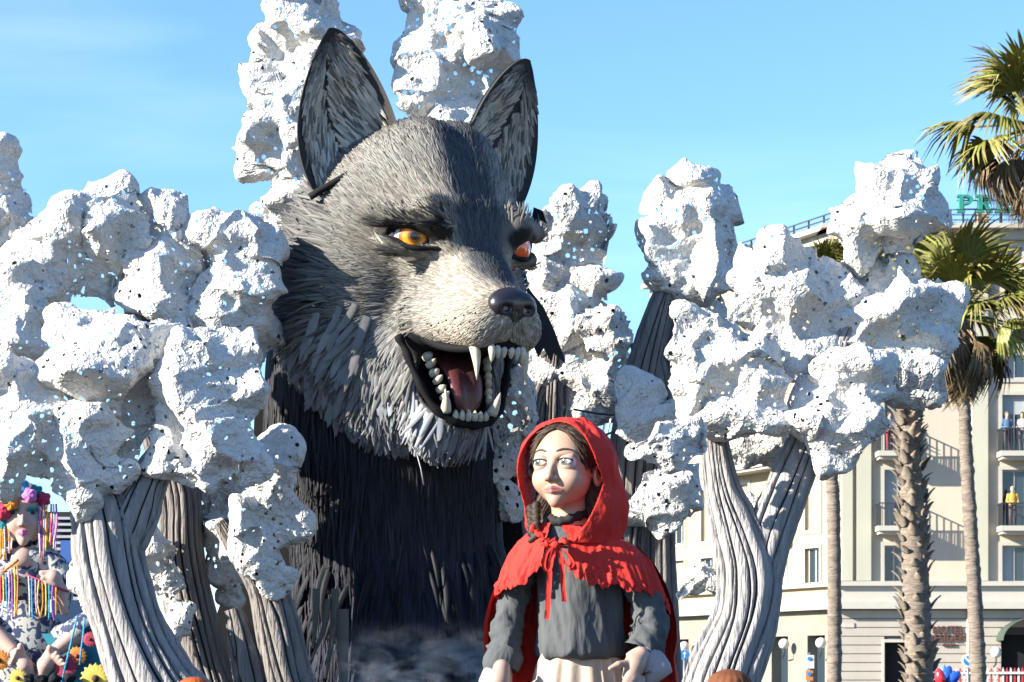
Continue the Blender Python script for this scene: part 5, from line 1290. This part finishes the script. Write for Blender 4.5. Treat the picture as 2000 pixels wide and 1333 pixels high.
# round street signs
m_sb = mat('sign_blue', (.03, .25, .62), .4); m_sw = mat('sign_white', (.8, .8, .8), .4); m_pole = mat('galvanised_pole', (.35, .36, .37), .4, metal=.6)
def disc(c, r, y0, y1, n=28):
    th = np.linspace(0, 2*np.pi, n, endpoint=False); V = np.concatenate([np.stack([c[0]+r*np.cos(th), np.full(n, y0), c[2]+r*np.sin(th)], -1), np.stack([c[0]+r*np.cos(th), np.full(n, y1), c[2]+r*np.sin(th)], -1)])
    return V, [tuple(range(n)), tuple(range(2*n-1, n-1, -1))]+[(i, i+n, (i+1) % n+n, (i+1) % n) for i in range(n)]
def street_sign(px, py, r, D, label, kind):
    c = P(px, py, D); u = U(D); t = thing('street_sign', (c[0], D, 0), label, 'sign')
    V, Fc = tube(np.array([(c[0], D+.05, 0), (c[0], D+.05, c[2]+r*u)]), .035, 8); mk('pole', V, Fc, m_pole, t)
    V, Fc = disc(c, r*u, D-.02, D+.01); mk('sign_rim', V, Fc, m_sw, t, False)
    V, Fc = disc(c, r*u*(.93 if kind == 'arrow' else .72), D-.03, D-.021); mk('sign_face', V, Fc, m_sb, t, False)
    m = MB(); k = r*u
    if kind == 'arrow':
        m.box((c[0]-k*.11, D-.04, c[2]-k*.6), (c[0]+k*.11, D-.031, c[2]+k*.2)); m.add([(c[0]-k*.4, D-.04, c[2]+k*.1), (c[0]+k*.4, D-.04, c[2]+k*.1), (c[0], D-.04, c[2]+k*.65)], [(0, 1, 2)])
    else:
        m.hexa([(c[0]+a*k, D-.04+b, c[2]+d*k) for a, b, d in ((-.62, 0, .42), (-.42, 0, .62), (-.42, .009, .62), (-.62, .009, .42), (.42, 0, -.62), (.62, 0, -.42), (.62, .009, -.42), (.42, .009, -.62))])
    m.mk('sign_symbol', m_sw, t)
street_sign(1337, 1279, 10, 60, 'round blue sign with white up arrow beside red cape', 'arrow')
street_sign(1891, 1291, 13, 79, 'round blue sign with white diagonal bar beside slim palm', 'bar')
# notice on the street
pc = thing('notice_board', (P(1580, 1333, 88)[0], 88, 0), 'orange and white no-parking notice on pole at right tree trunk', 'sign')
def flat(px0, px1, py0, py1, D, th, name, matr, par):
    a = P(px0, py1, D); b = P(px1, py0, D); m = MB(); m.box((a[0], D, a[2]), (b[0], D+th, b[2])); return m.mk(name, matr, par)
flat(1574, 1588, 1310, 1330, 88, .03, 'panel', mat('orange_panel', (.62, .24, .08), .6), pc); flat(1572, 1590, 1280, 1306, 88, .03, 'panel', m_sw, pc)
V, Fc = disc(P(1581, 1317, 87.98), 4*U(88), 87.97, 87.985); mk('symbol', V, Fc, m_sb, pc, False); V, Fc = disc(P(1581, 1287, 87.98), 4*U(88), 87.97, 87.985); mk('symbol', V, Fc, m_sb, pc, False)
V, Fc = tube(np.array([P(1581, 1333+90, 88.06), P(1581, 1275, 88.06)]), .04, 8); mk('pole', V, Fc, m_pole, pc)
# flags behind the girl's hood
m_flag_w = mat('flag_white', (.75, .72, .72), .7, bump=.4, scale=8); m_flag_r = mat('flag_red', (.55, .06, .07), .7, bump=.4, scale=8); m_flag_b = mat('flag_navy', (.03, .03, .10), .7, bump=.4, scale=8)
def flag(pole, quad, bands, D, label, name='flag_on_pole'):
    b0 = P(*pole[0], D); t = thing(name, (b0[0], D, 0), label, 'flag', 'flags seen beside the hood')
    V, Fc = tube(np.array([(b0[0]-.25, D, 0), b0, P(*pole[1], D)]), .02, 8); mk('pole', V, Fc, m_wp, t)
    c = [np.array(P(q[0], q[1], D)) for q in quad]
    for (a0, a1, mt) in bands:
        n, k = 12, 8; rows = []
        for i in range(n):
            s = a0+(a1-a0)*i/(n-1)
            for j in range(k):
                w = j/(k-1); p = (c[0]*(1-s)+c[1]*s)*(1-w)+(c[3]*(1-s)+c[2]*s)*w; p = p+np.array([0, .10*math.sin(s*9+w*5), .03*math.sin(s*7)]); rows.append(p)
        mk('flag_cloth', np.array(rows), grid_faces(n, k), mt, t)
flag([(1172, 870), (1192, 775)], [(1140, 802), (1168, 800), (1166, 832), (1144, 826)], [(0, .36, m_flag_w), (.36, .62, m_flag_r), (.62, 1, m_flag_w)], 42, 'white and red flag left of the grey trunk behind the hood')
flag([(1178, 880), (1204, 770)], [(1178, 800), (1202, 772), (1200, 826), (1172, 822)], [(0, .3, m_flag_b), (.3, .45, m_flag_w), (.45, .62, m_flag_r), (.62, .74, m_flag_w), (.74, 1, m_flag_b)], 41.5, 'navy, red and white flag against the grey trunk behind the hood')
# cables between the papier-mache trees
def cable(a, b, D, sag, label):
    c = spline([P(*a, D), (P(*a, D)+P(*b, D))/2+np.array([0, 0, -sag]), P(*b, D)], 14); V, Fc = tube(c, .014, 6); tag(mk('stay_cable', V, Fc, m_iron), label, 'cable')
cable((1120, 800), (1230, 812), 30.2, .02, 'thin black cable just above red hood'); cable((1150, 850), (1215, 836), 29.8, .04, 'short dark cable right of red hood')

# float deck under wolf and trees
fd = thing('float_platform', (-1.0, 30.5, 0), 'wide dark float platform carrying wolf and white trees', 'float')
m = MB(); m.box((-8.2, 25.2, .95), (6.2, 35.5, 1.15)); m.mk('deck', mat('dark_deck', (.05, .05, .055), .8, bump=.3, scale=8), fd)
m = MB(); m.box((-8.1, 25.3, .25), (6.1, 25.4, .948)); m.mk('skirt_panel', m_body, fd); m = MB(); m.box((-8.1, 35.3, .25), (6.1, 35.4, .948)); m.mk('skirt_panel', m_body, fd)
for x in (-6, -2, 2, 5):
    for y in (26.2, 34.6): V, Fc = tube(np.array([(x-.15, y, .45), (x+.15, y, .45)]), .45, 20); mk('wheel', V, Fc, m_black, fd)
# ------------------------------------------------------------------ neighbouring float: knitting woman with yarn flowers
LD = 50.0; LU = U(LD)
def lp(px, py, d=0): return P(px, py, LD+d*LU)
woman = thing('woman_figure', (P(45, 1333, LD)[0], LD, .9), 'giant seated woman figure with colourful yarn hair and blue leaf-print dress at lower left', 'puppet')
S_ = 118/170*LU; wo = lp(49, 1003); wy = math.radians(-6)
R_ = np.array([[-math.cos(wy), math.sin(wy), 0], [-math.sin(wy), -math.cos(wy), 0], [0, 0, 1.]])
def LW(v): return wo+(np.asarray(v, float)@R_)*S_
v, q = sdf_mesh(f_face, (-85, -95, -175), (85, 105, 100), 3.0); v = v*np.array([.93, 1, 1.08])
x_, y_, z_ = np.abs(v[:, 0]), v[:, 1], v[:, 2]/1.08
c = np.tile(np.array([.66, .42, .34]), (len(v), 1))
tint((1-np.sqrt(((x_-26)/22)**2+((z_-6)/14)**2))*2*(y_ > 30), (.06, .42, .38)); tint((1-np.sqrt((x_/17)**2+((z_+53.5)/9)**2))*3.5*(y_ > 55), (.72, .12, .34))
tint((1-np.sqrt(((x_-27)/14)**2+((z_+2)/4)**2))*4*(y_ > 40), (.5, .5, .5)); tint((1-np.sqrt(((x_-27)/8)**2+((z_+2)/6)**2))*4*(y_ > 40), (.02, .04, .05)); tint((1-np.abs(z_-5+.006*(x_-27)**2)/2.5)*(x_ > 12)*(x_ < 44)*(y_ > 30), (.02, .02, .02)); tint((1-np.abs(z_-22-.15*x_)/3)*(x_ > 10)*(x_ < 46)*(y_ > 20), (.04, .03, .03))
mk('head', LW(v), q, m_face, woman, True, c)
cols = {'green': (.04, .38, .06), 'blue': (.05, .36, .62), 'pink': (.72, .22, .58), 'orange': (.75, .28, .03), 'red': (.62, .05, .12), 'teal': (.03, .25, .28), 'yellow': (.75, .6, .12), 'purple': (.35, .12, .5), 'white': (.7, .7, .68), 'lilac': (.55, .4, .7)}
mc = {k: mat('yarn_'+k, v_, .85, bump=1, scale=14, bump_dist=.05) for k, v_ in cols.items()}
def yarn_flower(px, py, r, k, d):
    c0 = lp(px, py, d); n, m_ = 14, 30; rows = []
    for i in range(n):
        t = i/(n-1)*math.pi
        for j in range(m_):
            ph = 2*math.pi*j/m_; rr = r*LU*(1+.14*math.cos(5*ph+t*2)*math.sin(t)); rows.append(c0+rr*np.array([math.sin(t)*math.cos(ph), -.6*math.cos(t), math.sin(t)*math.sin(ph)]))
    mk('yarn_flower', np.array(rows), grid_faces(n, m_, True), mc[k], woman)
for a in ((13, 966, 18, 'green', -46), (38, 954, 19, 'blue', -46), (58, 968, 14, 'pink', -54), (22, 984, 13, 'orange', -56), (4, 999, 17, 'red', -46), (5, 1026, 13, 'teal', -36), (70, 960, 13, 'teal', -30), (85, 975, 14, 'red', -30)): yarn_flower(*a)
rl = np.random.default_rng(5)
def yarn(pts, k, w=1.6, name='yarn_strand'):
    V, Fc = tube(spline([lp(*p) for p in pts], 12), w*LU, 5); mk(name, V, Fc, mc[k], woman)
for i in range(26):
    x = rl.uniform(-4, 20) if i % 2 else rl.uniform(74, 112); yb = rl.uniform(1045, 1078)+(25 if x < 26 or 72 < x < 84 else 0); k = rl.choice(['orange', 'yellow', 'purple', 'white', 'lilac', 'yellow', 'pink', 'red'] if x > 30 else ['yellow', 'orange', 'yellow', 'lilac', 'white'])
    yarn([(x, 985, -34+rl.uniform(-5, 8)), (x+rl.normal(0, 1.5), 1020, -40), (x+rl.normal(0, 3), yb, -42)], str(k), rl.uniform(1, 2.2))
# dress: torso, sleeves, lap
m_dress = bpy.data.materials.new('leaf_print_cotton'); m_dress.use_nodes = True; t_ = m_dress.node_tree; b_ = t_.nodes['Principled BSDF']; b_.inputs['Roughness'].default_value = .85
tc = t_.nodes.new('ShaderNodeTexCoord'); nz = t_.nodes.new('ShaderNodeTexNoise'); nz.inputs['Scale'].default_value = 6.5; nz.inputs['Detail'].default_value = 1.5; nz.inputs['Distortion'].default_value = 1.2
rp = t_.nodes.new('ShaderNodeValToRGB'); rp.color_ramp.elements[0].position = .50; rp.color_ramp.elements[0].color = (.34, .34, .31, 1); rp.color_ramp.elements[1].position = .53; rp.color_ramp.elements[1].color = (.02, .03, .08, 1)
t_.links.new(tc.outputs['Object'], nz.inputs['Vector']); t_.links.new(nz.outputs['Fac'], rp.inputs[0]); t_.links.new(rp.outputs[0], b_.inputs['Base Color'])
def lathe_px(prof_, name, matr, par, D=LD, m_=48, amp=.03, seed=0):
    u = U(D); A_ = np.linspace(0, 2*np.pi, m_, endpoint=False); rows = []
    pr_ = spline(prof_, 24)
    for i, r in enumerate(pr_):
        f = 1+amp*vnoise(np.stack([np.cos(A_)*2.5+seed, np.sin(A_)*2.5, np.full(m_, i*.25)], 1), 4); rows.append(np.stack([(r[1]-1000)*u+r[2]*u*np.sin(A_)*f, D-r[3]*u*np.cos(A_)*f, CAM_Z+(HORIZON-r[0])*u+0*A_], -1))
    return mk(name, np.concatenate(rows), grid_faces(24, m_, True), matr, par)
lathe_px([(1068, 42, 20, 18), (1078, 42, 66, 34), (1100, 42, 80, 42), (1150, 42, 62, 42), (1190, 42, 52, 44), (1220, 44, 78, 60), (1262, 44, 92, 74), (1330, 44, 92, 74), (1400, 44, 90, 70)], 'dress', m_dress, woman)
m_skinl = mat('figure_skin', (.60, .40, .33), .55, bump=.1, scale=20)
V, Fc = tube(np.array([lp(42, 1050, -8), lp(42, 1085, -26), lp(42, 1106, -43)]), np.array([20, 24, 20])*LU, 20, flat=.6); mk('neckline', V, Fc, m_skinl, woman)
V, Fc = tube(spline([lp(18, 1054, 6), lp(24, 1062, -20), lp(43, 1066, -34), lp(62, 1062, -20), lp(68, 1054, 6)], 30)+.05*rl.normal(size=(30, 3)), 4*LU, 8); mk('choker', V, Fc, m_dark, woman)
def limb_px(pts, rads, name, matr, n=18):
    c = spline([tuple(lp(*p))+(r,) for p, r in zip(pts, rads)], n); V, Fc = tube(c[:, :3], c[:, 3]*LU, 16); return mk(name, V, Fc, matr, woman)
limb_px([(92, 1090, -6), (118, 1120, -10), (124, 1160, -24), (122, 1198, -30)], [22, 24, 20, 10], 'sleeve', m_dress)
limb_px([(-8, 1090, -6), (-28, 1130, -10), (-20, 1170, -30)], [22, 24, 14], 'sleeve', m_dress)
# hand on the needle
def blob_px(segs, name, matr, h=2.0, D=LD):
    u = U(D); sg = [(P(a[0], a[1], D+a[2]*u)/u, P(b[0], b[1], D+b[2]*u)/u, ra, rb) for a, b, ra, rb in segs]; al = np.array([s for k in sg for s in k[:2]])
    def fn(p):
        d = None
        for a, b, ra, rb in sg:
            s = sd_cone(p, a, b, ra, rb); d = s if d is None else smin(d, s, 3)
        return d
    v, q = sdf_mesh(fn, al.min(0)-30, al.max(0)+30, h); return mk(name, v*u, q, matr, woman)
blob_px([((118, 1165, -46), (104, 1130, -56), 14, 17), ((100, 1122, -58), (82, 1120, -64), 9, 6), ((104, 1132, -62), (84, 1130, -68), 7, 5), ((108, 1142, -62), (88, 1140, -68), 7, 5), ((120, 1150, -54), (126, 1195, -48), 10, 8)], 'hand', m_skinl)
blob_px([((-12, 1150, -46), (2, 1125, -56), 14, 15), ((4, 1120, -58), (20, 1122, -64), 7, 5), ((6, 1130, -60), (22, 1131, -66), 7, 5)], 'hand', m_skinl)
V, Fc = tube(np.array([lp(52, 1124, -70), lp(134, 1157, -66)]), 2.2*LU, 8); mk('knitting_needle', V, Fc, mc['red'], woman)
V, Fc = tube(np.array([lp(36, 1094, -66), lp(-20, 1138, -66)]), 2.4*LU, 8); mk('knitting_needle', V, Fc, mc['orange'], woman)
ks = ['white', 'blue', 'lilac', 'yellow', 'orange', 'yellow', 'blue', 'purple', 'orange']
for i in range(9):
    x = 56+i*6.7; y0 = 1126+i*2.7; yarn([(x, y0, -72), (x+rl.normal(0, 1.5), y0+40, -76), (x+rl.normal(0, 2.5), 1206+rl.uniform(-8, 8), -74)], ks[i], 1.5)
for i in range(8):
    x = 34-i*5.5; y0 = 1104+i*4; yarn([(x, y0, -72), (x+1, y0+40, -76), (x+rl.normal(2, 2.5), 1190+rl.uniform(-15, 20), -78)], ['orange', 'yellow', 'purple', 'lilac', 'blue', 'yellow', 'red', 'orange'][i], 1.6)
# crossed legs and bare feet with toes
limb_px([(200, 1212, -40), (150, 1240, -62), (108, 1272, -80)], [24, 20, 13], 'leg', m_skinl); limb_px([(-60, 1215, -40), (-10, 1240, -62), (30, 1275, -80)], [24, 20, 13], 'leg', m_skinl)
limb_px([(215, 1200, -36), (178, 1216, -52), (150, 1230, -62), (110, 1240, -40)], [26, 25, 23, 16], 'dress_hem', m_dress)
limb_px([(-70, 1202, -36), (-30, 1220, -52), (-8, 1232, -60)], [26, 25, 22], 'dress_hem', m_dress)
blob_px([((104, 1276, -84), (92, 1296, -90), 15, 16), ((88, 1300, -90), (82, 1318, -86), 16, 10), ((98, 1280, -92), (97, 1266, -100), 8, 6)]+[((104+k*5, 1288+k*3, -94), (110+k*5.5, 1276+k*7, -104), 6, 4.2-.3*k) for k in range(4)], 'foot', m_skinl)
blob_px([((34, 1280, -84), (46, 1298, -90), 15, 16), ((50, 1302, -90), (60, 1318, -86), 16, 10), ((42, 1276, -92), (40, 1262, -100), 8, 6)]+[((36-k*5, 1286+k*3, -94), (32-k*3.5, 1272+k*8, -104), 6, 4.2-.3*k) for k in range(4)], 'foot', m_skinl)

# the float she sits on: panels, slatted back wall, flowers
nf = thing('flower_float', (P(80, 1333, LD+3)[0], LD+3, 0), 'blue painted float decorated with big flowers under the knitting woman', 'float')
m_bp = mat('blue_panel_paint', (.03, .20, .30), .6, var=.4, var_scale=1.2, var_col=(.04, .32, .40)); m_navy = mat('navy_panel_paint', (.02, .06, .16), .6, var=.3, var_scale=1)
flat(-120, 245, 1238, 1480, LD-.6, .5, 'base_panel', m_bp, nf); flat(100, 250, 1172, 1237, LD+2.6, .2, 'back_panel', m_navy, nf)
flat(-120, 160, 1000, 1171, LD+3.0, .15, 'back_wall', mat('black_board', (.02, .02, .022), .8), nf)
m_slat = mat('pale_slat', (.45, .46, .52), .7)
for i in range(14): flat(108, 156, 1010+i*12, 1015+i*12, LD+2.9, .08, 'slat', m_slat, nf)
flat(118, 146, 1056, 1100, LD+2.7, .1, 'blue_board', mat('bright_blue_board', (.05, .13, .42), .6), nf)
def flower(px, py, r, colp, colc, label, D, n=16):
    u = U(D); c = P(px, py, D); t = thing('flower_decoration', (c[0], D, c[2]-r*u), label, 'flower', 'painted flowers on the blue float')
    rows = []
    for i, (s, w, y) in enumerate(((.15, .10, -.03), (.5, .19, -.07), (.8, .17, -.04), (1.0, .02, .02))):
        rows += [(-w, y*1.0+.01, s), (0, y-.03, s), (w, y+.01, s)]
    pm = mesh_data('petal_shape', np.array(rows)*np.array([r*u, r*u, r*u]), grid_faces(4, 3), colp, True)
    for k in range(n):
        for ring in (0, 1):
            a = 2*math.pi*(k+.5*ring)/n; sc = 1-.18*ring; M = np.eye(4); M[:3, :3] = np.array([[math.cos(a), 0, math.sin(a)], [0, 1, 0], [-math.sin(a), 0, math.cos(a)]])*sc; M[:3, 3] = c+np.array([0, -.04*ring*r*u, 0]); inst('petal', pm, M, t)
    V, Fc, _ = ball(c+np.array([0, -.08*r*u, 0]), r*u*.24, 16, 10); mk('flower_centre', V, Fc[:, ::-1], colc, t)
m_yp = mat('yellow_petal', (.72, .55, .10), .6, bump=.2, scale=8); m_rd = mat('crimson_petal', (.42, .04, .08), .6, bump=.2, scale=8); m_or = mat('orange_petal', (.62, .24, .04), .6, bump=.2, scale=8); m_ctr = mat('brown_flower_centre', (.08, .05, .03), .9, bump=1, scale=30)
flower(187, 1326, 31, m_yp, m_ctr, 'yellow sunflower at bottom edge left of forked trunk', LD-2.4)
flower(176, 1249, 15, m_rd, m_ctr, 'small crimson flower above the sunflower', LD-1.6); flower(222, 1284, 26, m_or, m_rd, 'orange yellow flower half hidden behind the forked trunk', LD-1.2)
flower(128, 1303, 24, m_rd, m_ctr, 'dark red flower behind right foot of woman figure', LD-1.0); flower(150, 1282, 20, m_or, m_rd, 'orange flower with red heart above the dark red one', LD-.9); flower(35, 1325, 18, m_yp, m_ctr, 'small yellow flower below left foot of woman figure', LD-1.4); flower(-2, 1290, 22, m_or, m_ctr, 'orange flower cut by the left edge', LD-1.0)
for k, (px, py, r, col) in enumerate(((198, 1240, 6, 'orange'), (200, 1212, 5, 'blue'), (196, 1220, 4, 'yellow'), (208, 1232, 8, 'orange'))):
    V, Fc, _ = ball(P(px, py, LD-1.5), r*LU, 14, 10); mk('painted_ball', V, Fc[:, ::-1], mc[col], nf)
for k in range(4):
    px = 56+k*26; V, Fc, _ = ball(P(px, 1326, LD-2.6), 11*LU, 20, 14); V = V+.06*vnoise(V*8, 2)[:, None]; tag(mk('pompom', V, Fc[:, ::-1], mat('black_wool', (.012, .013, .02), .95, bump=1, scale=25) if k == 0 else bpy.data.materials['black_wool']), ['leftmost black pompom below the bare feet', 'second black pompom from left below the bare feet', 'third black pompom from left below the bare feet', 'rightmost black pompom below the bare feet'][k], 'pompom', 'black pompoms below the feet')
for a, b in (((172, 1205, 0), (140, 1340, -20)), ((186, 1210, 0), (176, 1300, -10))):
    V, Fc = tube(np.array([lp(*a)-np.array([0, 1.2, 0]), lp(*b)-np.array([0, 1.2, 0])]), 1.8*LU, 6); mk('blue_cord', V, Fc, mc['blue'], nf)
# ------------------------------------------------------------------ stage smoke at the wolf's feet
a, b = P(640, 1420, 28.7), P(1010, 1205, 28.7)
m = MB(); m.box((a[0], 28.2, 1.2), (b[0], 29.3, b[2])); smk = m.mk('smoke', None); tag(smk, 'blue-grey stage smoke drifting below the black wolf chest', 'smoke', kind='stuff')
ms = bpy.data.materials.new('stage_smoke'); ms.use_nodes = True; t_ = ms.node_tree; t_.nodes.remove(t_.nodes['Principled BSDF'])
pv = t_.nodes.new('ShaderNodeVolumePrincipled'); pv.inputs['Color'].default_value = (.82, .86, .92, 1); pv.inputs['Anisotropy'].default_value = .1
tc = t_.nodes.new('ShaderNodeTexCoord'); mp = t_.nodes.new('ShaderNodeMapping'); mp.inputs['Scale'].default_value = (1.2, 1.2, 2.2); mp.inputs['Rotation'].default_value = (0, .6, 0)
nz = t_.nodes.new('ShaderNodeTexNoise'); nz.inputs['Scale'].default_value = 2.6; nz.inputs['Detail'].default_value = 4; nz.inputs['Distortion'].default_value = .8
mr = t_.nodes.new('ShaderNodeMapRange'); mr.inputs['From Min'].default_value = .46; mr.inputs['From Max'].default_value = .74; mr.inputs['To Max'].default_value = 1.0
gs = t_.nodes.new('ShaderNodeTexCoord'); sx = t_.nodes.new('ShaderNodeSeparateXYZ'); t_.links.new(gs.outputs['Generated'], sx.inputs[0])
def ramp(out, lo, hi):
    r = t_.nodes.new('ShaderNodeMapRange'); r.interpolation_type = 'SMOOTHSTEP'; r.inputs['From Min'].default_value = lo; r.inputs['From Max'].default_value = hi; t_.links.new(out, r.inputs['Value']); return r.outputs[0]
def mul(p, q):
    n = t_.nodes.new('ShaderNodeMath'); n.operation = 'MULTIPLY'; t_.links.new(p, n.inputs[0])
    if isinstance(q, float): n.inputs[1].default_value = q
    else: t_.links.new(q, n.inputs[1])
    return n.outputs[0]
t_.links.new(tc.outputs['Object'], mp.inputs[0]); t_.links.new(mp.outputs[0], nz.inputs['Vector']); t_.links.new(nz.outputs['Fac'], mr.inputs['Value'])
d = mul(mr.outputs[0], ramp(sx.outputs['Z'], 1.0, .25))
for ax in ('X', 'Y'): d = mul(mul(d, ramp(sx.outputs[ax], 0.0, .25)), ramp(sx.outputs[ax], 1.0, .75))
d = mul(d, 3.0); t_.links.new(d, pv.inputs['Density']); t_.links.new(pv.outputs[0], t_.nodes['Material Output'].inputs['Volume'])
smk.data.materials.append(ms)
SC.cycles.volume_step_rate = 2.0; SC.cycles.volume_max_steps = 64
